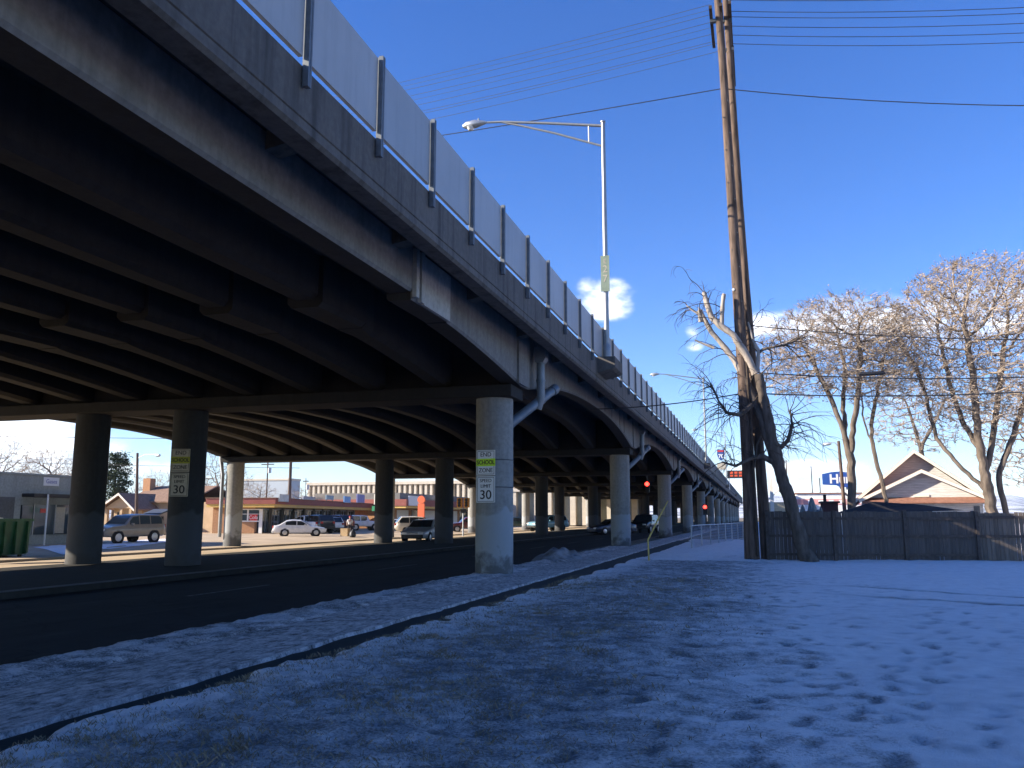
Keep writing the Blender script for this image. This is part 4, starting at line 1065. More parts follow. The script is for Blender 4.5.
# red signals under the viaduct
def red_signal(u, v, Y, label, up_to, r=.15):
    q = atY(u, v, Y); t = thing('traffic_light', label, 'traffic light', (q.x, Y, 0), 0, 'red traffic lights under the viaduct', True)
    MB().box(q.x - .22, q.x + .22, Y, Y + .28, q.z - .85, q.z + .3).build('housing', M['signal_body'], t)
    MB().cyl((q.x, Y - .05, q.z), r, .05, 16, 'Y').build('red_lens', M['red_lamp'], t)
    for k in (1, 2): MB().cyl((q.x, Y - .03, q.z - .36 * k + .02), .12, .03, 16, 'Y').build('dark_lens', M['black'], t)
    MB().tube([(q.x, Y + .14, up_to), (q.x, Y + .14, q.z + .3 if up_to > q.z else q.z - .85)], .05, 8).build('hanger', M['steel_dk'], t)
red_signal(647, 484, 84, 'red traffic light hanging under the deck left of the fourth column', 6.2, .20)
red_signal(705, 507, 96, 'red traffic light low near the mesh fence under the viaduct', 0, .19)

# ------------------------------------------------------------------ vehicles
def lerp_tab(tab, x):
    for (a, b), (c, d) in zip(tab, tab[1:]):
        if a <= x <= c: return b + (d - b) * (x - a) / (c - a) if c > a else b
    return tab[0][1] if x < tab[0][0] else tab[-1][1]
KINDS = {
 # length, width, wheel radius, axles, belt line, roof line (x from the nose, metres), sill height, window spans (x0,x1 at belt)
 'sedan': dict(L=4.6, W=1.76, r=.32, ax=(.9, 3.6), belt=[(0, .55), (.12, .68), (.5, .76), (1.4, .90), (4.0, .95), (4.5, .90), (4.6, .60)], roof=[(1.35, .90), (2.15, 1.40), (2.9, 1.44), (3.45, 1.38), (4.15, .95)], sill=.25, wins=[(1.75, 2.55), (2.62, 3.55)]),
 'wagon': dict(L=4.7, W=1.8, r=.33, ax=(.9, 3.65), belt=[(0, .6), (.12, .75), (.5, .86), (1.25, .98), (4.5, 1.02), (4.7, .7)], roof=[(1.2, .98), (2.05, 1.58), (2.8, 1.66), (4.1, 1.62), (4.6, 1.02)], sill=.28, wins=[(1.6, 2.45), (2.52, 3.35), (3.42, 4.3)]),
 'suv': dict(L=4.95, W=1.98, r=.40, ax=(.95, 3.85), belt=[(0, .7), (.1, .95), (.5, 1.08), (1.5, 1.16), (4.75, 1.2), (4.95, .75)], roof=[(1.45, 1.16), (2.15, 1.78), (2.8, 1.86), (4.4, 1.84), (4.82, 1.2)], sill=.42, wins=[(1.85, 2.6), (2.68, 3.5), (3.58, 4.5)]),
 'pickup': dict(L=5.5, W=1.95, r=.40, ax=(.98, 4.3), belt=[(0, .7), (.1, .95), (.5, 1.06), (1.5, 1.14), (3.45, 1.18), (5.45, 1.16), (5.5, .75)], roof=[(1.45, 1.14), (2.05, 1.72), (2.6, 1.80), (3.25, 1.78), (3.45, 1.18)], sill=.45, wins=[(1.85, 2.6), (2.67, 3.3)]),
 'jeep': dict(L=4.3, W=1.85, r=.42, ax=(.75, 3.25), belt=[(0, .75), (.06, 1.0), (.4, 1.08), (1.45, 1.14), (4.0, 1.16), (4.05, .7)], roof=[(1.42, 1.14), (1.75, 1.78), (2.2, 1.84), (3.9, 1.84), (4.02, 1.16)], sill=.5, wins=[(1.8, 2.55), (2.65, 3.85)]),
}
def vehicle(kind, name, label, cat, loc, heading, paint, tailgate=False, group=None, glassm='glass'):
    """heading: world angle the nose points to"""
    K = KINDS[kind]; L, W, r = K['L'], K['W'], K['r']; t = thing(name, label, cat, loc, heading, group)
    X = lambda x: L / 2 - x
    hw = W / 2
    belt, roof, sill = K['belt'], K['roof'], K['sill']
    xs = sorted(set([b[0] for b in belt] + [b[0] for b in roof] + [i * L / 28 for i in range(29)]))
    r0, r1 = roof[0][0], roof[-1][0]
    def plan(x):   # half width shrinks at nose and tail
        e = min(x, L - x); return hw * (1 - .16 * max(0, 1 - e / .55) ** 2)
    mb = MB(); vs = []; fs = []
    for i, x in enumerate(xs):
        p = plan(x); zb = lerp_tab(belt, x); zt = lerp_tab(roof, x) if r0 < x < r1 else zb + .02
        k = (zt - zb) / .75; wr = p * (1 - .20 * min(1, max(0, k))) if r0 < x < r1 else p * .86
        s0 = sill + .06 * max(0, 1 - min(x, L - x) / .4)
        ring = [(0, s0), (p * .86, s0), (p * .97, s0 + .08), (p, (s0 + zb) / 2 + .03), (p * .985, zb - .06), (p * .95, zb), (wr, max(zt - .05, zb + .005)), (wr * .9, zt), (0, zt + .025)]
        full = [(y, z) for y, z in ring] + [(-y, z) for y, z in ring[-2:0:-1]]
        n = len(full); vs += [(X(x), y, z) for y, z in full]
        if i:
            a, b = (i - 1) * n, i * n
            for j in range(n): fs.append((a + j, b + j, b + (j + 1) % n, a + (j + 1) % n))
    fs.append(tuple(range(n))); fs.append(tuple(range((len(xs) - 1) * n, len(xs) * n))[::-1])
    mb.add(vs, fs, 0, True)
    if kind == 'pickup':      # bed interior shows as a dark tray
        mb2 = MB().box(X(5.38), X(3.55), -hw * .78, hw * .78, 1.185, 1.20)
    body = mb.build('body', paint, t)
    if kind == 'pickup': mb2.build('bed', M['black'], t)
    G = M[glassm]
    def side(x, z, s, out=.012):
        p = plan(x); zb = lerp_tab(belt, x); zt = max(lerp_tab(roof, x) - .05, zb + .005); k = (lerp_tab(roof, x) - zb) / .75
        wr = p * (1 - .20 * min(1, max(0, k))); f = (z - zb) / max(.01, zt - zb)
        return (X(x), s * (p * .95 + (wr - p * .95) * min(1, f) + out), z)
    for s in (1, -1):
        for a, b in K['wins']:
            gm_ = MB(); m = 5; top = []; bot = []
            for q in range(m + 1):
                x = a + (b - a) * q / m; zb = lerp_tab(belt, x) + .04; zt = lerp_tab(roof, x) - .10
                if zt < zb: zt = zb
                bot.append(side(x, zb, s)); top.append(side(x, zt, s))
            gm_.add(bot + top, [(q, q + 1, m + 2 + q, m + 1 + q) if s < 0 else (q + 1, q, m + 1 + q, m + 2 + q) for q in range(m)])
            gm_.build('side_window', G, t)
    # windscreen and rear window
    (xa, za), (xb, zb2) = roof[0], roof[1]
    def scr(x, f):
        p = plan(x); zb = lerp_tab(belt, x); zt = lerp_tab(roof, x); k = (zt - zb) / .75; return p * (1 - .20 * min(1, max(0, k))) * f
    def screen(x0, z0, x1, z1, nm, off):
        dx, dz = x1 - x0, z1 - z0; l = math.hypot(dx, dz); nx_, nz_ = -dz / l * off, dx / l * off
        P = []
        for f, in ((.08,), (.92,)):
            x = x0 + dx * f; z = z0 + dz * f + .026; w_ = scr(x, .86)
            P += [(X(x) - nx_, -w_, z + abs(nz_)), (X(x) - nx_, w_, z + abs(nz_))]
        MB().add(P, [(0, 1, 3, 2)]) if False else None
        m = MB(); m.add(P, [(0, 1, 3, 2)]); m.build(nm, G, t)
    screen(xa, za, xb, zb2, 'windscreen', .012)
    (xc, zc), (xd, zd) = roof[-1], roof[-2]
    if not tailgate: screen(xc, zc, xd, zd, 'rear_window', -.012)
    else:
        m = MB(); m.box(X(4.84), X(4.45), -hw * .7, hw * .7, 1.0, 1.72); m.build('open_boot', M['black'], t)
        m = MB(); m.prism([(X(4.45), 1.87), (X(4.45), 1.93), (X(5.35), 2.22), (X(5.85), 2.22), (X(5.85), 2.14), (X(5.3), 2.10)], -hw * .8, hw * .8, 'Y'); tg_ = m.build('raised_tailgate', M['steel_dk'], t)
        m = MB(); m.prism([(X(4.55), 1.85), (X(5.3), 2.06), (X(5.3), 2.08), (X(4.55), 1.866)], -hw * .7, hw * .7, 'Y'); m.build('tailgate_window', G, tg_)
    for axx in K['ax']:
        for s in (1, -1):
            y = s * (hw - .20)
            wv = MB(); wv.cyl((X(axx), s * (hw - .02), r), r + .07, s * .018, 22, 'Y'); wv.build('wheel_arch', M['black'], t)
            w_ = MB(); w_.tube([(X(axx), y, r), (X(axx), y + s * .015, r), (X(axx), y + s * .225, r), (X(axx), y + s * .24, r)], [r * .93, r, r, r * .93], 22); wh = w_.build('wheel', M['rubber'], t)
            rm = MB(); rm.tube([(X(axx), y + s * .2405, r), (X(axx), y + s * .248, r)], [r * .64, r * .56], 16); rm.build('rim', M['rim'], wh)
    for s in (1, -1):
        zf = lerp_tab(belt, .12); m = MB(); m.cbox((X(.07), s * hw * .62, zf - .09), (.2, .34, .13)); m.build('headlight', M['headl'], t)
        zr = lerp_tab(belt, L - .2); m = MB(); m.cbox((X(L - .07), s * hw * .70, zr - .10), (.16, .2, .2)); m.build('tail_light', M['tail'], t)
        m = MB(); m.cbox((X(K['wins'][0][0] + .12), s * (hw + .08), lerp_tab(belt, K['wins'][0][0]) + .06), (.12, .17, .13)); m.build('mirror', paint, t)
    m = MB(); m.cbox((X(.03), 0, sill + .16), (.16, W * .80, .2)); m.build('front_bumper', M['black'], t)
    m = MB(); m.cbox((X(L - .03), 0, sill + .16), (.16, W * .82, .2)); m.build('rear_bumper', M['black'] if kind != 'sedan' else paint, t)
    if kind == 'jeep':
        m = MB(); m.tube([(X(4.10), .1, 1.05), (X(4.34), .1, 1.05)], [.39, .39], 22); sp_ = m.build('spare_wheel', M['rubber'], t)
        m = MB(); m.tube([(X(4.345), .1, 1.05), (X(4.36), .1, 1.05)], [.22, .18], 14); m.build('rim', M['rim'], sp_)
    return t
PT = {k: paintm('car_paint_' + k, c) for k, c in dict(tan=(.30, .25, .19), silver=(.42, .42, .42), white=(.74, .74, .72), gold=(.34, .29, .22), dark=(.025, .028, .032), maroon=(.14, .018, .02), cream=(.62, .56, .44), green=(.02, .045, .04), teal=(.16, .33, .42), black=(.012, .012, .014), navy=(.03, .045, .08)).items()}
def park(u, v, head, kind, name, label, cat, paint, **kw):
    q = atZ(u, v); q = atZ(u, v, gz(q.x)); q = atZ(u, v, gz(q.x))
    return vehicle(kind, name, label, cat, (q.x, q.y, gz(q.x)), head, PT[paint], **kw)
LEFT = math.atan2(-.64, -.77)                     # pointing left across the view
PG = 'cars on the sunlit lot beyond the viaduct'
park(126, 543, R(262), 'suv', 'parked_suv', 'tan SUV with its tailgate raised, in front of the tan building', 'SUV', 'tan', tailgate=True, group=PG, glassm='glass_tint')
park(168, 532, R(200), 'wagon', 'parked_car', 'white car half hidden behind a dark column, right of the tan SUV', 'car', 'cream', group=PG)
park(199, 532, R(35), 'sedan', 'parked_car', 'gold sedan whose tail shows right of the column with the dim sign', 'car', 'gold', group=PG)
park(299, 536, R(34), 'sedan', 'parked_car', 'white sedan alone in front of the row by the shops', 'car', 'white', group=PG)
def row(u, off):
    d = ray(u, 530); SLc = -math.tan(R(11)); A_ = -50.6 + off - SLc * 88; p = d * (A_ / (d.x - SLc * d.y)); return (p.x, p.y, gz(p.x))
def rowcar(u, off, head, kind, name, label, cat, paint): vehicle(kind, name, label, cat, row(u, off), head, PT[paint], group=PG)
rowcar(308, 4.4, R(150), 'pickup', 'parked_pickup', 'white pickup parked nose to the shops behind the lone white sedan', 'pickup truck', 'white')
rowcar(315, 5.2, R(150), 'suv', 'parked_suv', 'dark SUV parked nose to the shops beside the white pickup', 'SUV', 'dark')
rowcar(326, 5.0, R(150), 'wagon', 'parked_car', 'white hatchback between the dark SUV and the maroon one', 'car', 'white')
rowcar(336, 5.0, R(150), 'suv', 'parked_suv', 'maroon SUV parked nose to the shops left of the white jeep', 'SUV', 'maroon')
rowcar(362, 5.6, R(42), 'jeep', 'parked_jeep', 'white jeep with a spare wheel on its back, right end of the row', 'jeep', 'white')
park(397, 532, R(40), 'sedan', 'parked_car', 'white car peeping out left of the cream wagon, by the orange pylon', 'car', 'white', group=PG)
park(419, 534, R(30), 'wagon', 'parked_car', 'cream wagon behind the pale sedan, near the orange pylon', 'car', 'cream', group=PG)
park(424, 542, R(273), 'sedan', 'driving_car', 'pale sedan on the road between two dark columns, facing the viewer', 'car', 'silver', group=PG)
park(470, 532.5, R(210), 'pickup', 'parked_pickup', 'maroon pickup behind the orange traffic signal post', 'pickup truck', 'maroon', group=PG)
park(514, 528.8, R(25), 'pickup', 'parked_pickup', 'dark green pickup in the sun right of the nearest column', 'pickup truck', 'green', group=PG)
park(548, 531, R(230), 'suv', 'parked_suv', 'teal blue SUV half hidden by a dark column', 'SUV', 'teal', group=PG)
park(612, 534.5, R(225), 'sedan', 'driving_car', 'dark sedan in the shade left of the second outer column', 'car', 'navy', group=PG)
park(645, 533, R(262), 'suv', 'driving_suv', 'dark SUV in the shade between the second and third outer columns', 'SUV', 'black', group=PG)

# ------------------------------------------------------------------ buildings beyond the viaduct
M['grey_wall'] = concrete('grey_painted_block', (.30, .33, .31), .2)
M['tan_wall'] = plain('tan_stucco', (.42, .31, .20), .9, 0, .15, .8, .3, 30)
M['brick'] = plain('orange_brick', (.40, .22, .12), .9, 0, .25, 9, .4, 30)
M['brown_roof'] = plain('brown_shingles', (.24, .155, .11), .9, 0, .25, 3, .3, 30)
M['red_fascia'] = plain('red_fascia', (.27, .075, .055), .7, 0, .15, 2)
M['yellow_soffit'] = plain('yellow_fascia', (.66, .43, .12), .7, 0, .1, 2)
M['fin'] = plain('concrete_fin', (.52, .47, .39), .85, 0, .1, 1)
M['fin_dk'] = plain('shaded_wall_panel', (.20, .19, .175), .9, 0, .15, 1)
# grey building at the left
GX = -42.0
t = thing('grey_workshop', 'grey flat-roofed workshop with dark door and shop window at the left', 'building', (GX, 40, 0), 0, None, True)
w = MB(); w.box(GX - 16, GX, 18, 47.3, -.1, 4.08); w.box(GX - 16.1, GX + .06, 17.95, 47.36, 4.083, 4.2); w.build('wall', M['grey_wall'], t)
MB().box(GX + .003, GX + .04, 34.5, 40.45, -.08, 2.75).build('garage_door', M['steel_dk'], t)
MB().box(GX + .003, GX + .9, 40.95, 45.2, 2.78, 2.98).build('canopy', M['black'], t)
MB().box(GX + .003, GX + .05, 41.9, 45.1, .55, 2.35).build('shop_window', M['glass_tint'], t)
MB().box(GX + .052, GX + .07, 43.6, 44.3, .6, 2.2).build('blind', M['sign_dim'], t)
MB().box(GX + .052, GX + .07, 42.35, 42.9, 1.85, 2.1).build('red_notice', plain('red_notice', (.6, .08, .06), .5), t)
MB().box(GX + .003, GX + .05, 40.95, 41.8, 1.2, 2.3).build('side_window', M['glass'], t)
f = MB(); f.box(GX + .05, GX + .09, 41.84, 41.9, .5, 2.4); f.box(GX + .05, GX + .09, 43.5, 43.56, .55, 2.35); f.box(GX + .05, GX + .09, 45.1, 45.16, .5, 2.4); f.build('window_frame', M['galv'], t)
MB().tube([(GX + 1.0, 41.9, -.1), (GX + 1.0, 41.9, 2.95)], .05, 8).build('canopy_post', M['white'], t)
pn = MB().box(GX + .003, GX + .05, 42.45, 43.65, 3.5, 4.02).build('sign_board', M['sign_white'], t)
tm = text_mesh('sign_lettering', 'Gases', .36, plain('sign_ink_blue', (.06, .09, .35), .5), t, (.055, 43.05 - 40, 3.76), rot=(R(90), 0, R(90)), extrude=.003)
# dumpster
q = atZ(12, 552)
t = thing('dumpster', 'green steel dumpster with side ribs and open top at the far left', 'dumpster', (-33.85, 31.2, -.25), R(90 + 8))
m = MB(); Ld, Wd, Hd = 3.6, 1.8, 1.75
m.add([(-Ld / 2 + .1, -Wd / 2 + .1, .12), (Ld / 2 - .1, -Wd / 2 + .1, .12), (Ld / 2 - .1, Wd / 2 - .1, .12), (-Ld / 2 + .1, Wd / 2 - .1, .12), (-Ld / 2, -Wd / 2, Hd), (Ld / 2, -Wd / 2, Hd), (Ld / 2, Wd / 2, Hd), (-Ld / 2, Wd / 2, Hd)], [(0, 3, 2, 1), (0, 1, 5, 4), (1, 2, 6, 5), (2, 3, 7, 6), (3, 0, 4, 7)])
gp_ = plain('dumpster_green', (.012, .10, .05), .5, 0, .3, 2); m.build('bin', gp_, t)
m = MB()
m.box(-Ld / 2 - .05, Ld / 2 + .05, -Wd / 2 - .06, -Wd / 2 + .03, Hd - .1, Hd + .02); m.box(-Ld / 2 - .05, Ld / 2 + .05, Wd / 2 - .03, Wd / 2 + .06, Hd - .1, Hd + .02)
m.box(-Ld / 2 - .06, -Ld / 2 + .03, -Wd / 2 + .031, Wd / 2 - .031, Hd - .1, Hd + .02); m.box(Ld / 2 - .03, Ld / 2 + .06, -Wd / 2 + .031, Wd / 2 - .031, Hd - .1, Hd + .02); m.build('rim', gp_, t)
for k in range(5):
    for s in (-1, 1):
        x = -1.5 + .75 * k; m = MB(); m.prism([(s * (Wd / 2 - .08), .15), (s * (Wd / 2 + .1), .2), (s * (Wd / 2 + .1), Hd - .11), (s * (Wd / 2 - .0), Hd - .11)], x - .06, x + .06, 'X'); m.build('rib', gp_, t)
for x in (-1.4, 1.4):
    for y in (-.7, .7): m = MB(); m.cyl((x, y - .05, .08), .09, .1, 10, 'Y'); m.build('caster', M['rubber'], t)
m = MB(); m.add([(-Ld / 2 + .1, -Wd / 2 + .05, Hd + .03), (-.05, -Wd / 2 + .05, Hd + .03), (-.05, Wd / 2 - .05, Hd + .12), (-Ld / 2 + .1, Wd / 2 - .05, Hd + .12), (-Ld / 2 + .1, -Wd / 2 + .05, Hd + .06), (-.05, -Wd / 2 + .05, Hd + .06), (-.05, Wd / 2 - .05, Hd + .15), (-Ld / 2 + .1, Wd / 2 - .05, Hd + .15)], [(0, 3, 2, 1), (4, 5, 6, 7), (0, 1, 5, 4), (1, 2, 6, 5), (2, 3, 7, 6), (3, 0, 4, 7)]); m.build('lid', M['white'], t)

# tan building with brown roofs
TY = 78.0
q0 = atY(128, 500, TY); q1 = atY(226, 500, TY)
t = thing('tan_building', 'long tan stucco building with brown roof behind the parked cars', 'building', ((q0.x + q1.x) / 2, TY, 0), 0, None, True)
MB().box(q0.x, q1.x, TY, TY + 9, 0, 3.15).build('wall', M['tan_wall'], t)
mb = MB(); mb.prism([(TY - .5, 3.12), (TY + 4.5, 4.9), (TY + 9.5, 3.12), (TY + 9.5, 3.26), (TY + 4.5, 5.06), (TY - .5, 3.26)], q0.x - .4, q1.x - 4.2, 'X'); rf = mb.build('roof', M['brown_roof'], t)
subpart(rf, t); rf['_w'] = 1
cq = atY(147, 480, TY + 3); MB().box(cq.x - .5, cq.x + .45, TY + 3, TY + 3.9, 4.3, 5.9).build('chimney', M['brick'], rf)
MB().box(q1.x - 9, q1.x - 8.2, TY - .05, TY - .003, .9, 2.2).build('window', M['glass'], t)
MB().box(q0.x + 5.8, q0.x + 7.4, TY - .04, TY - .003, 0, 2.15).build('door', M['steel_dk'], t)
q = atY(172, 508, TY - .2); MB().box(q.x - .5, q.x + .35, TY - .08, TY - .045, 2.0, 2.75).build('red_sign', M['tail'], t)
q0 = atY(98, 510, 74); q1 = atY(131, 510, 74)
t = thing('porch_house', 'small house with a tan gabled porch left of the long tan building', 'house', ((q0.x + q1.x) / 2, 75, 0), 0, None, True)
xm_ = (q0.x + q1.x) / 2 + .3
MB().box(q0.x + .3, q1.x - .3, 76, 82, 0, 2.5).build('wall', M['tan_wall'], t)
for x in (q0.x + .5, xm_, q1.x - .6): MB().box(x - .15, x + .15, 74.6, 74.9, 0, 2.45).build('porch_post', M['tan_wall'], t)
w = MB().prism([(q0.x + .2, 2.5), (q1.x - .2, 2.5), (xm_, 3.75)], 74.65, 81.9, 'Y').build('gable', M['tan_wall'], t)
gable_roof(q0.x, q1.x, xm_, 2.52, 3.95, 74.1, 82.4, .14, M['brown_roof'], 'roof', t, .3)
MB().box(xm_ - 1.6, xm_ - .8, 75.96, 75.997, 0, 2.1).build('door', M['black'], t)

# first shop row
SX0 = -47.6
q0 = atY(221, 500, 75); xa_, xb_ = q0.x, SX0
SHOP = t = thing('shop_row', 'brick row of shops with red fascia and deep yellow eaves along the lot', 'shop building', (SX0, 88, 0), 0, None, True)
Y0s, Y1s = 75.0, 112.0
MB().box(xa_, xb_, Y0s + .0, Y1s, 0, 2.547).build('wall', M['brick'], t)
fz = 2.62
w = MB(); w.box(xa_ - .3, xb_ + 2.3, Y0s - .9, Y1s + .5, 2.55, 2.86); w.build('eaves', M['yellow_soffit'], t)
w = MB(); w.box(xa_ - .35, xb_ + 2.4, Y0s - 1.0, Y1s + .6, 2.863, 3.42); w.build('fascia', M['red_fascia'], t)
MB().box(xa_ - .4, xb_ + 2.46, Y0s - 1.06, Y1s + .66, 3.423, 3.5).build('roof_edge', M['brown_roof'], t)
# glazed corner on the end wall and shop fronts below the eaves
q = atY(241, 520, Y0s); qb = atY(263, 520, Y0s)
for (u0, u1, z0, z1, nm, mt) in ((240, 251, 1.2, 2.3, 'end_window', 'glass_tint'), (252.5, 261, 1.2, 2.3, 'end_window', 'glass_tint')):
    a = atY(u0, 520, Y0s); b = atY(u1, 520, Y0s); MB().box(a.x, b.x, Y0s - .03, Y0s - .003, z0, z1).build(nm, M[mt], t)
a = atY(239, 520, Y0s); b = atY(262, 520, Y0s); w = MB(); w.box(a.x - .05, b.x + .05, Y0s - .06, Y0s - .033, 2.3, 2.4); w.box(a.x - .05, b.x + .05, Y0s - .06, Y0s - .033, 1.13, 1.25); w.box(a.x - .05, b.x + .05, Y0s - .06, Y0s - .033, 1.86, 1.92)
xm2 = atY(251.7, 520, Y0s).x; w.box(xm2 - .08, xm2 + .08, Y0s - .065, Y0s - .061, 1.25, 2.3); w.box(b.x, b.x + .35, Y0s - .06, Y0s - .033, 0.0, 2.4); w.build('window_frame', M['white'], t)
a = atY(253.5, 520, Y0s); b = atY(260.5, 520, Y0s); pr = MB().box(a.x, b.x, Y0s - .09, Y0s - .067, 1.25, 1.85).build('red_poster', plain('poster_red', (.62, .03, .03), .5), t)
text_mesh('poster_lettering', 'Cola', .5, M['sign_white'], t, ((a.x + b.x) / 2 - SX0, Y0s - .095 - 88, 1.55), extrude=.002)
yy = Y0s + .6; k = 0
while yy < Y1s - 1:
    wdt = 3.1
    g = MB().box(xb_ + .003, xb_ + .04, yy, yy + wdt, .45 if k % 2 else .05, 2.4).build('shop_window', M['glass_tint'], t)
    f = MB(); f.box(xb_ + .045, xb_ + .08, yy + wdt / 3 - .04, yy + wdt / 3 + .04, .05, 2.4); f.box(xb_ + .045, xb_ + .08, yy + wdt * .67 - .04, yy + wdt * .67 + .04, .05, 2.4); f.box(xb_ + .045, xb_ + .08, yy, yy + wdt, 2.36, 2.46); f.build('window_frame', M['galv'], t)
    MB().box(xb_ + .003, xb_ + .25, yy + wdt + .05, yy + wdt + .4, 0, 2.54).build('pier', M['fin_dk'], t)
    if k % 3 == 0: MB().box(xb_ + .09, xb_ + .1, yy + .3, yy + .9, 1.5, 2.2).build('window_notice', M['sign_white'], t)
    yy += wdt + .45; k += 1
SHOP.location = (-50.6, 88, 0); SHOP.rotation_euler = (0, 0, R(11)); SL = -math.tan(R(11))
RS = 'small shop signs standing on the shop row roof'
def roof_sign(u0, v0, u1, v1, Xs, c, label):
    def hit(u, v):
        d = ray(u, v); A_ = Xs - SL * 88; return Vector((0, 0, EYE)) + d * (A_ / (d.x - SL * d.y))
    a = hit(u0, v0); b = hit(u1, v1); w = math.hypot(b.x - a.x, b.y - a.y) / 2; c_ = (a + b) / 2; hh_ = a.z - b.z
    tt = thing('roof_sign', label, 'sign', (c_.x, c_.y, b.z), R(11), RS)
    MB().box(-.08, .08, -w, w, 0, hh_).build('sign_board', plain('roof_sign_colour', c, .6, 0, .2, 1.5), tt)
    f = MB(); e = .05; f.box(.083, .1, -w, w, 0, e); f.box(.083, .1, -w, w, hh_ - e, hh_); f.build('sign_frame', M['galv'], tt)
    f = MB(); z0 = min(-.05, 3.5 - b.z); f.box(-.05, .05, -w + .2, -w + .3, z0, -.002); f.box(-.05, .05, w - .3, w - .2, z0, -.002); f.build('stand', M['steel_dk'], tt)
RX = -50.6 + 2.55
roof_sign(279, 494, 288, 502, RX, (.50, .55, .55), 'pale grey roof sign at the near end of the shop row')
roof_sign(303, 496, 314, 500, RX, (.40, .40, .42), 'low grey roof sign behind the dark SUV end of the shop row')
roof_sign(326, 495, 333, 500, RX, (.32, .42, .45), 'greenish roof sign in the middle of the shop row')
roof_sign(344, 496, 350, 503, RX, (.22, .40, .65), 'light blue roof sign on the shop row')
roof_sign(357, 494, 364, 503, RX, (.28, .28, .50), 'violet blue roof sign with a dot, far end of the shop row')
# second shop row with white boards
SX2 = -50.0
t = thing('shop_row', 'farther shop row with orange-red fascia and two white sign boards', 'shop building', (SX2, 130, 0), 0, None, True)
MB().box(SX2 - 12, SX2, 113.5, 165, 0, 2.847).build('wall', M['brick'], t)
MB().box(SX2 - 12.2, SX2 + 2.2, 112.6, 165.4, 2.85, 3.15).build('eaves', M['yellow_soffit'], t)
MB().box(SX2 - 12.2, SX2 + 2.3, 112.5, 165.5, 3.153, 4.1).build('fascia', M['red_fascia'], t)
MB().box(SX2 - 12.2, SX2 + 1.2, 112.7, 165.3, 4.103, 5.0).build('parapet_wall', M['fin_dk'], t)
for (u0, u1) in ((409, 421), (436, 446)):
    a = atX(u0, 500, SX2 + 2.4); b = atX(u1, 500, SX2 + 2.4)
    if u0 == 409: MB().box(SX2 + 2.303, SX2 + 2.4, a.y, b.y, 3.2, 4.6).build('sign_board', M['sign_white'], t)
    else: MB().box(SX2 + 2.303, SX2 + 2.4, a.y, b.y, 3.1, 4.9).build('sign_board', M['sign_white'], t)
for k in range(9):
    y = 114.5 + k * 5.4; MB().box(SX2 + .003, SX2 + .05, y, y + 4.2, .3, 2.6).build('shop_window', M['glass_tint'] if k % 2 else M['white'], t)
q = atZ(421, 530.5); o_t = thing('orange_pylon', 'slim orange-red pylon sign standing before the farther shops', 'sign', (q.x, q.y, 0), 0, None, True)
top = atY(421, 496, q.y).z
opm = plain('pylon_orange', (.62, .12, .04), .6, 0, .12, 2)
MB().prism([(q.x - .42, 0), (q.x + .42, 0), (q.x + .42, top - .9), (q.x - .42, top - .9)], q.y - .12, q.y + .12, 'Y').build('post', opm, o_t)
MB().cyl((q.x, q.y - .14, top - .45), .48, .28, 20, 'Y').build('disc', opm, o_t)
# fluted concrete hall
FY = 190.0; q0 = atY(311, 486, FY); q1 = atY(520, 486, FY)
t = thing('fluted_hall', 'large pale hall with vertical concrete fins behind the shops', 'building', ((q0.x + q1.x) / 2, FY, 0), 0, None, True)
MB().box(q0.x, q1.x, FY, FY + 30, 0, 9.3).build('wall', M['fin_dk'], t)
n = 40; dxf = (q1.x - q0.x) / n
f = MB()
for k in range(n + 1):
    x = q0.x + k * dxf; f.prism([(x - .28, FY - 1.1), (x + .28, FY - 1.1), (x + .36, FY - .003), (x - .36, FY - .003)], 3.0, 9.3, 'Z')
f.build('fins', M['fin'], t)
MB().box(q0.x - .5, q1.x + .5, FY - 1.4, FY + 30, 9.303, 10.0).build('cornice', M['fin'], t)
MB().box(q0.x - .3, q1.x + .3, FY - 1.2, FY - .004, 0, 2.99).build('plinth', M['fin'], t)
# pale pillared building seen below the deck
q0 = atY(497, 520, 165); q1 = atY(640, 520, 165)
t = thing('pillared_building', 'pale building with square pillars seen under the deck right of the nearest column', 'building', ((q0.x + q1.x) / 2, 165, 0), 0, None, True)
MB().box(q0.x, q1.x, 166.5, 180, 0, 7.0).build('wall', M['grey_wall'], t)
for k in range(12):
    x = q0.x + 1 + k * (q1.x - q0.x - 2) / 11; MB().box(x - .55, x + .55, 165, 166.497, 0, 6.6).build('pillar', M['fin'], t)
MB().box(q0.x, q1.x, 164.8, 166.49, 6.603, 7.2).build('beam', M['fin'], t)
# blue grey far block
q0 = atY(236, 477, 230); q1 = atY(290, 481, 230)
t = thing('far_block', 'distant blue grey slab building above the shop row', 'building', ((q0.x + q1.x) / 2, 230, 0), 0, None, True)
MB().box(q0.x, q1.x, 230, 236, 0, q1.z + .2).build('wall', plain('pale_blue_cladding', (.33, .38, .43), .7, 0, .08, .2), t)
w = MB(); w.box(q0.x, q1.x + .2, 229.8, 236.2, q1.z + .203, q1.z + .8); w.build('parapet', M['fin'], t)

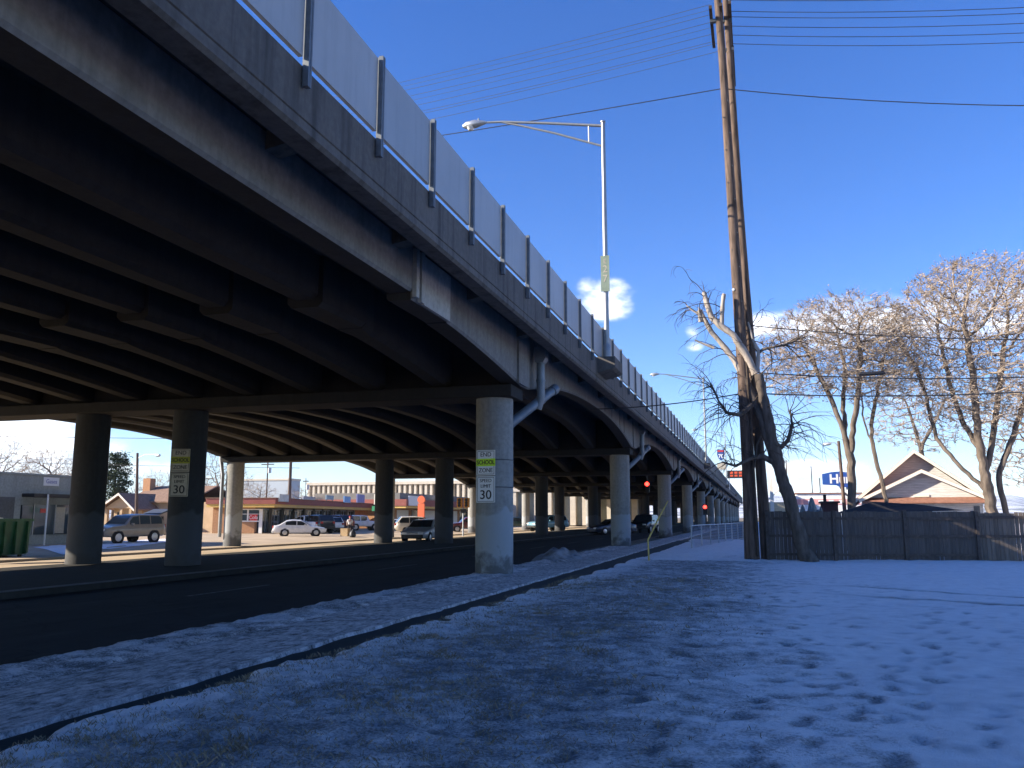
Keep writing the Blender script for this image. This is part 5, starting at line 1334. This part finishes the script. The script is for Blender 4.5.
# lamps, poles, signs across the lot
q = atY(137.5, 453, 68); h = atY(156, 455.5, 67.5); wood_lamp('street_lamp', 'street lamp on a dark wooden pole behind the tan SUV', (atY(137, 520, 68).x, 68, 0), (q.x, 68, q.z), (h.x, 67.5, h.z), .25)
def dist_pole(u, vt, Y, label, r=.13, arms=True, mat='wood_pole', w=1.1):
    q = atY(u, vt, Y); t = thing('utility_pole', label, 'utility pole', (q.x, Y, 0))
    MB().tube([(0, 0, 0), (0, 0, q.z)], [r, r * .8], 8).build('pole', M[mat], t)
    if arms:
        MB().box(-w, w, -.06, .06, q.z - .6, q.z - .45).build('crossarm', M['wood_dk'], t)
        MB().cyl((.35, 0, q.z - 1.9), .28, .8, 12).build('transformer', M['galv'], t)
dist_pole(268, 461, 118, 'distant utility pole with crossarm and transformer above the shop row')
dist_pole(291, 457, 100, 'thick plain brown pole above the near end of the shop row', .24, False)
dist_pole(306, 478, 125, 'slim pole with small crossarm right of the thick plain pole', .08, True, 'steel_dk', .5)
# street name sign with white one way plate
q = atZ(377, 541, gz(-27)); t = thing('street_sign', 'green street name sign under a tall white plate beside a dark column', 'road sign', (q.x, q.y, gz(q.x)), 0, None, True)
tz = lambda v: atY(377, v, q.y).z
for dx in (-.18, .35): MB().tube([(q.x + dx, q.y, gz(q.x)), (q.x + dx, q.y, tz(499))], .035, 8).build('post', M['galv'], t)
MB().box(q.x - .45, q.x + .4, q.y - .06, q.y - .04, tz(511), tz(506)).build('name_panel', M['green_sign'], t)
MB().box(q.x - .28, q.x + .45, q.y - .07, q.y - .04, tz(504.5), tz(494)).build('white_panel', M['sign_white'], t)
MB().box(q.x + .1, q.x + .2, q.y - .085, q.y - .072, tz(503), tz(496)).build('black_bar', M['ink'], t)
# orange signal heads on a post
q = atZ(463, 536, gz(-24)); t = thing('traffic_light', 'traffic light post with two orange-backed heads left of the nearest column', 'traffic light', (q.x, q.y, gz(q.x)), 0, None, True)
tz = lambda v: atY(463, v, q.y).z
MB().tube([(q.x, q.y, gz(q.x)), (q.x, q.y, tz(508))], .07, 10).build('post', M['galv'], t)
for dx in (-.32, .32):
    hd = MB().box(q.x + dx - .24, q.x + dx + .24, q.y - .12, q.y + .12, tz(507.5), tz(498)).build('signal_head', M['signal_yel'], t)
    subpart(hd, t); hd['_w'] = 1
    for k in range(3): MB().cyl((q.x + dx, q.y - .2, tz(500 + 2.8 * k)), .13, .08, 12, 'Y').build('visor', M['black'], hd)
MB().box(q.x - .22, q.x + .22, q.y - .1, q.y + .1, tz(513), tz(509)).build('control_box', M['black'], t)

# a person walking on the lot with a box and a bag on the ground beside
def person(loc, rz, label):
    t = thing('person', label, 'person', loc, rz)
    J = dict(pel=(0, 0, .95), ch=(0, -.02, 1.30), nk=(0, -.01, 1.48), hd=(0, -.04, 1.62), ht=(0, -.03, 1.74), ls=(.19, 0, 1.42), le=(.25, .06, 1.14), lh=(.24, -.06, .90), rs=(-.19, 0, 1.42), re=(-.25, .10, 1.15), rh=(-.26, .08, .88),
             lk=(.11, -.14, .52), la=(.11, -.05, .10), lt=(.11, -.20, .05), rk=(-.11, .04, .52), ra=(-.11, .25, .13), rt=(-.11, .14, .05), lp=(.10, 0, .90), rp=(-.10, 0, .90))
    def skin(name, verts, edges, rad, mat, par):
        ks = list(verts); me = bpy.data.meshes.new(name); me.from_pydata([J[k] for k in ks], [(ks.index(a), ks.index(b)) for a, b in edges], [])
        o = bpy.data.objects.new(name, me); col.objects.link(o); o.parent = par
        md = o.modifiers.new('skin', 'SKIN'); md.use_smooth_shade = True
        sv = me.skin_vertices[0].data if me.skin_vertices else None
        if sv is None:
            bpy.context.view_layer.objects.active = o; bpy.ops.mesh.customdata_skin_add(); sv = me.skin_vertices[0].data
        for i, k in enumerate(ks): sv[i].radius = rad[k]; sv[i].use_root = (i == 0)
        o.modifiers.new('sub', 'SUBSURF').levels = 1; me.materials.append(mat); return o
    E_ = [('pel', 'ch'), ('ch', 'nk'), ('nk', 'hd'), ('hd', 'ht'), ('ch', 'ls'), ('ls', 'le'), ('le', 'lh'), ('ch', 'rs'), ('rs', 're'), ('re', 'rh'), ('pel', 'lp'), ('lp', 'lk'), ('lk', 'la'), ('la', 'lt'), ('pel', 'rp'), ('rp', 'rk'), ('rk', 'ra'), ('ra', 'rt')]
    rd = dict(pel=(.13, .1), ch=(.15, .11), nk=(.055, .055), hd=(.085, .10), ht=(.07, .08), ls=(.06, .06), le=(.045, .045), lh=(.035, .04), rs=(.06, .06), re=(.045, .045), rh=(.035, .04), lp=(.09, .09), lk=(.06, .06), la=(.045, .05), lt=(.04, .035), rp=(.09, .09), rk=(.06, .06), ra=(.045, .05), rt=(.04, .035))
    body = skin('body', list(J), E_, rd, plain('skin_tone', (.42, .26, .18), .6), t)
    big = lambda ks, s: {k: (rd[k][0] * s + .012, rd[k][1] * s + .012) for k in ks}
    jk = ['ch', 'pel', 'ls', 'le', 'rs', 're', 'nk']
    J2 = dict(J); 
    skin('jacket', jk, [('pel', 'ch'), ('ch', 'ls'), ('ls', 'le'), ('ch', 'rs'), ('rs', 're')] , big(jk, 1.18), plain('pale_jacket', (.55, .53, .50), .8), t)
    tr = ['pel', 'lp', 'lk', 'la', 'rp', 'rk', 'ra']
    skin('trousers', tr, [('pel', 'lp'), ('lp', 'lk'), ('lk', 'la'), ('pel', 'rp'), ('rp', 'rk'), ('rk', 'ra')], big(tr, 1.15), plain('dark_trousers', (.04, .035, .04), .9), t)
    hr = MB(); hr.tube([(0, .005, 1.60), (0, .0, 1.70), (0, -.01, 1.76), (0, -.01, 1.79)], [.085, .11, .09, .04], 12); hr.build('red_cap', plain('red_cap', (.4, .04, .04), .8), t)
    fc = MB()
    for s in (1, -1): fc.cbox((s * .035, -.135, 1.655), (.022, .012, .012))
    fc.build('eyes', M['ink'], body)
    ns = MB(); ns.tube([(0, -.125, 1.66), (0, -.155, 1.625), (0, -.13, 1.615)], [.008, .016, .012], 6); ns.build('nose', plain('skin_tone', (.42, .26, .18), .6), body)
q = atZ(349.5, 536.5, gz(-29)); person((q.x, q.y, gz(q.x)), R(30), 'person in pale jacket, dark trousers and red cap walking on the sunlit lot')
qb = atZ(346, 538, -.28)
o = MB().add([], []) or None
mb = MB(); mb.box(-.45, .25, -.25, .25, 0, .62); mb.box(-.47, .27, -.27, .27, .623, .68); o = mb.build('carton', plain('cardboard', (.42, .30, .17), .85)); o.location = (qb.x, qb.y, gz(qb.x)); tag(o, 'tan carton on the ground at the feet of the walking person', 'box')
qb = atZ(352.5, 538.5, -.28); mb = MB(); mb.tube([(0, 0, 0), (0, 0, .12), (0, 0, .4), (.03, 0, .6), (.03, 0, .72)], [.2, .3, .28, .12, .05], 12); o = mb.build('dark_bag', M['black']); o.location = (qb.x, qb.y, gz(qb.x)); tag(o, 'dark tied bag on the ground right of the tan carton', 'bag')

# trees behind the left buildings
TL = 'bare winter trees behind the buildings on the left'
def far_tree(label, u, Y, vtop, rx, rz, seed, n):
    b = grd(u, Y); top = atY(u, vtop, Y).z; c = (b[0], Y, top - rz)
    bare_tree('bare_tree', label, seed, b, [([b, (b[0], Y, top - 2 * rz + .6), (b[0] + .3, Y, top - rz)], None)], [(c, (rx, rx * .8, rz)), ((c[0] - rx * .3, Y, c[2] - rz * .2), (rx * .8, rx * .7, rz * .8))], n * 3, TL, ('bark', 'twig', None), maxr=.3, step=.45, infl=12, kill=.55, tip_r=.02, trad=.012, tlen=.8, twigs=5)
far_tree('domed bare tree just above the roof of the grey workshop, under its sign', 48, 100, 447, 4.6, 4.2, 41, 420)
far_tree('bare tree at the very left edge above the grey workshop', -6, 96, 436, 6.5, 5.2, 42, 420)
far_tree('low bare tree right of the domed one above the workshop', 74, 104, 458, 3.4, 3.2, 45, 260)
far_tree('bare tree above the chimney of the tan building', 158, 112, 470, 4.2, 3.8, 43, 300)
far_tree('bare tree rising behind the red end of the shop row', 216, 108, 454, 5.2, 5.0, 44, 420)
for i, (u, Y, vt) in enumerate(((258, 150, 482), (300, 150, 486))):
    far_tree(['small bare tree above the near corner of the shop row', 'small bare tree left of the fluted hall'][i], u, Y, vt, 3.4, 2.6, 50 + i, 160)
# conifer
b = grd(113, 86); t = thing('conifer_tree', 'dark evergreen conifer right of the leftmost dark column', 'tree', b)
top = atY(116, 452, 86).z; MB().tube([(0, 0, 0), (0, 0, top * .95)], [.25, .05], 8).build('trunk', M['bark'], t)
rr = random.Random(8); sv = []; sf = []
for k in range(70):
    z = rr.uniform(2.4, top); w_ = 1.55 * (1 - (z - 2.4) / (top - 1.5)) ** .6 + .4; a = rr.uniform(0, 6.28); rd_ = w_ * rr.uniform(.45, 1) ; cx_, cy_ = rd_ * math.cos(a), rd_ * math.sin(a)
    for q in range(130):
        p = Vector((cx_ + rr.gauss(0, .38), cy_ + rr.gauss(0, .38), z + rr.gauss(0, .2) - .12 * rd_)); o = len(sv)
        for w2 in range(3): sv.append(tuple(p + Vector((rr.uniform(-1, 1), rr.uniform(-1, 1), rr.uniform(-.6, .6))) * .2))
        sf.append((o, o + 1, o + 2))
mb = MB(); mb.add(sv, sf); mb.build('crown', M['needles'], t)
# thin wires across the left opening
cable('upper thin wire crossing the left opening above the grey workshop', [atY(-60, 435, 60), atY(420, 440, 60)], .025, .1, 'thin wires across the left opening')
cable('lower thin wire crossing the left opening above the grey workshop', [atY(-60, 460, 64), atY(300, 468, 64)], .02, .1, 'thin wires across the left opening')

# ------------------------------------------------------------------ mountains
def hills():
    mb = MB(); n = 220; rows = 9; vs = []; fs = []
    for j in range(rows):
        for i in range(n + 1):
            az = R(-75 + 130 * i / n)            # from the viaduct direction, clockwise
            f = j / (rows - 1); d = 2600 + 1500 * f
            ridge = 62 + 26 * noise.noise(Vector((az * 5, 0, 1))) + 20 * noise.noise(Vector((az * 16, 0, 3))) + 9 * noise.noise(Vector((az * 50, 0, 3)))
            z = -5 + ridge * (f ** .8) * 1.55 + (12 * noise.noise(Vector((az * 24, f * 6, 2))) * f)
            vs.append((d * math.sin(az), d * math.cos(az), z))
            if i and j: fs.append(((j - 1) * (n + 1) + i - 1, (j - 1) * (n + 1) + i, j * (n + 1) + i, j * (n + 1) + i - 1))
    mb.add(vs, fs, 0, True); struct(mb.build('mountains', M['mount']))
m, nt, b = newmat('snowy_mountain_slopes'); P_ = texco(nt)
nt.links.new(ramp(nt, nz(nt, P_, .012, 8, .65), [(.42, (.10, .11, .12)), (.56, (.62, .64, .68))]), b.inputs['Base Color']); b.inputs['Roughness'].default_value = .95; M['mount'] = m
hills()
HAZE = True
if HAZE:
    m = bpy.data.materials.new('haze_air'); m.use_nodes = True; nt = m.node_tree
    nt.nodes.remove(nt.nodes['Principled BSDF']); pv = nt.nodes.new('ShaderNodeVolumePrincipled')
    pv.inputs['Color'].default_value = (.72, .84, 1, 1); pv.inputs['Density'].default_value = .00014; pv.inputs['Anisotropy'].default_value = 0
    nt.links.new(pv.outputs[0], nt.nodes['Material Output'].inputs['Volume'])
    hz = MB().box(-4800, 4800, -600, 5200, -8, 210).build('haze', m); hz['kind'] = 'stuff'; hz['label'] = 'thin bluish winter haze'

# ------------------------------------------------------------------ light
SUN_EL, SUN_AZ = 24.2, 248.0            # azimuth clockwise from +Y
s = Vector((math.sin(R(SUN_AZ)) * math.cos(R(SUN_EL)), math.cos(R(SUN_AZ)) * math.cos(R(SUN_EL)), math.sin(R(SUN_EL))))
sl = bpy.data.lights.new('sun', 'SUN'); sl.energy = 5.0; sl.angle = R(.5); sl.color = (1, .89, .74)
so = bpy.data.objects.new('sun', sl); so.rotation_euler = s.to_track_quat('Z', 'Y').to_euler(); col.objects.link(so)
W = bpy.data.worlds.new('World'); scene.world = W; W.use_nodes = True; nt = W.node_tree
bg = nt.nodes['Background']
sky = nt.nodes.new('ShaderNodeTexSky'); sky.sky_type = 'NISHITA'; sky.sun_disc = False
sky.sun_elevation = R(SUN_EL); sky.sun_rotation = R(SUN_AZ); sky.altitude = 1600; sky.air_density = 1.0; sky.dust_density = .35; sky.ozone_density = 3.0
tc = nt.nodes.new('ShaderNodeTexCoord'); Dv = tc.outputs['Generated']
def vm(op, a, b=None):
    n_ = N(nt, 'ShaderNodeVectorMath', operation=op)
    for i, v in enumerate((a, b)):
        if v is None: continue
        if hasattr(v, 'is_output'): nt.links.new(v, n_.inputs[i])
        else: n_.inputs[i].default_value = v
    return n_
mp = N(nt, 'ShaderNodeMapping'); mp.inputs['Scale'].default_value = (1, 1, 1.9); nt.links.new(Dv, mp.inputs['Vector'])
nzn = N(nt, 'ShaderNodeTexNoise'); nzn.inputs['Scale'].default_value = 22; nzn.inputs['Detail'].default_value = 9; nzn.inputs['Roughness'].default_value = .58; nt.links.new(mp.outputs[0], nzn.inputs['Vector'])
nz2 = N(nt, 'ShaderNodeTexNoise'); nz2.inputs['Scale'].default_value = 6; nz2.inputs['Detail'].default_value = 6; nt.links.new(mp.outputs[0], nz2.inputs['Vector'])
sep = N(nt, 'ShaderNodeSeparateXYZ'); nt.links.new(Dv, sep.inputs[0])
CL = [  # centre pixel direction, half width, half height (radians), weight
 (606, 300, .042, .030, 1.15), (588, 288, .018, .017, .9), (622, 308, .016, .012, .7), (693, 330, .012, .015, .6), (694, 346, .014, .008, .6),
 (850, 322, .11, .036, 1.0), (770, 328, .05, .024, .85), (975, 318, .12, .042, .95), (905, 400, .035, .014, .55), (1010, 420, .06, .018, .5),
 (40, 452, .10, .045, 1.3), (-80, 440, .2, .09, 1.4), (150, 470, .1, .012, .7), (800, 470, .10, .016, .9), (790, 486, .16, .012, 1.0), (950, 488, .2, .014, .7), (330, 462, .07, .006, .25), (480, 490, .16, .016, .9)]
tot = None
for (u, v, a_, b_, wt) in CL:
    c = ray(u, v).normalized(); h_ = Vector((c.y, -c.x, 0)).normalized(); v_ = h_.cross(c)
    d_ = vm('SUBTRACT', Dv, tuple(c)).outputs[0]
    e1 = mth(nt, 'DIVIDE', vm('DOT_PRODUCT', d_, tuple(h_)).outputs['Value'], a_); e2 = mth(nt, 'DIVIDE', vm('DOT_PRODUCT', d_, tuple(v_)).outputs['Value'], b_)
    fw_ = mth(nt, 'GREATER_THAN', vm('DOT_PRODUCT', Dv, tuple(c)).outputs['Value'], .5)
    val = mth(nt, 'SUBTRACT', 1., mth(nt, 'ADD', mth(nt, 'MULTIPLY', e1, e1), mth(nt, 'MULTIPLY', e2, e2)), True)
    val = mth(nt, 'MULTIPLY', mth(nt, 'MULTIPLY', val, fw_), wt)
    tot = val if tot is None else mth(nt, 'MAXIMUM', tot, val)
dens = mth(nt, 'ADD', tot, mth(nt, 'MULTIPLY', mth(nt, 'SUBTRACT', nzn.outputs['Fac'], .52), 2.6))
dens = mth(nt, 'ADD', dens, mth(nt, 'MULTIPLY', mth(nt, 'SUBTRACT', nz2.outputs['Fac'], .5), .8))
mr = N(nt, 'ShaderNodeMapRange', interpolation_type='SMOOTHSTEP'); mr.inputs['From Min'].default_value = .02; mr.inputs['From Max'].default_value = 1.7; nt.links.new(dens, mr.inputs['Value'])
gate = N(nt, 'ShaderNodeMapRange', interpolation_type='SMOOTHSTEP'); gate.inputs['From Min'].default_value = .0; gate.inputs['From Max'].default_value = .6; nt.links.new(tot, gate.inputs['Value'])
cm_ = mth(nt, 'MULTIPLY', mr.outputs[0], gate.outputs[0])
shade = ramp(nt, nzn.outputs['Fac'], [(.35, (6.5, 6.8, 7.6)), (.62, (10.5, 10.2, 9.8))])
hsv = N(nt, 'ShaderNodeHueSaturation'); hsv.inputs['Hue'].default_value = .516; hsv.inputs['Saturation'].default_value = 1.3; nt.links.new(sky.outputs[0], hsv.inputs['Color'])
mx = mixc(nt, mth(nt, 'MULTIPLY', cm_, .88), hsv.outputs[0], shade)
nt.links.new(mx, bg.inputs['Color']); bg.inputs['Strength'].default_value = .10

# ------------------------------------------------------------------ camera
cam = bpy.data.cameras.new('camera'); cam.sensor_fit = 'HORIZONTAL'; cam.sensor_width = 36; cam.lens = F_PX / 1024 * 36
cam.clip_start = .1; cam.clip_end = 20000
co = bpy.data.objects.new('camera', cam); col.objects.link(co)
co.location = (0, 0, EYE)
co.rotation_euler = Matrix((RT, UP, -FW)).transposed().to_euler()
scene.camera = co
vs_ = scene.view_settings
scene.display_settings.display_device = 'sRGB'
vs_.view_transform = 'Standard'; vs_.look = 'None'; vs_.exposure = 1.4; vs_.gamma = 1; vs_.use_curve_mapping = False
cy = scene.cycles
cy.max_bounces = 6; cy.diffuse_bounces = 3; cy.glossy_bounces = 3; cy.volume_bounces = 0; cy.transparent_max_bounces = 8; cy.use_denoising = True
cy.sample_clamp_indirect = 6
for o in bpy.data.objects:
    if '_w' in o: del o['_w']
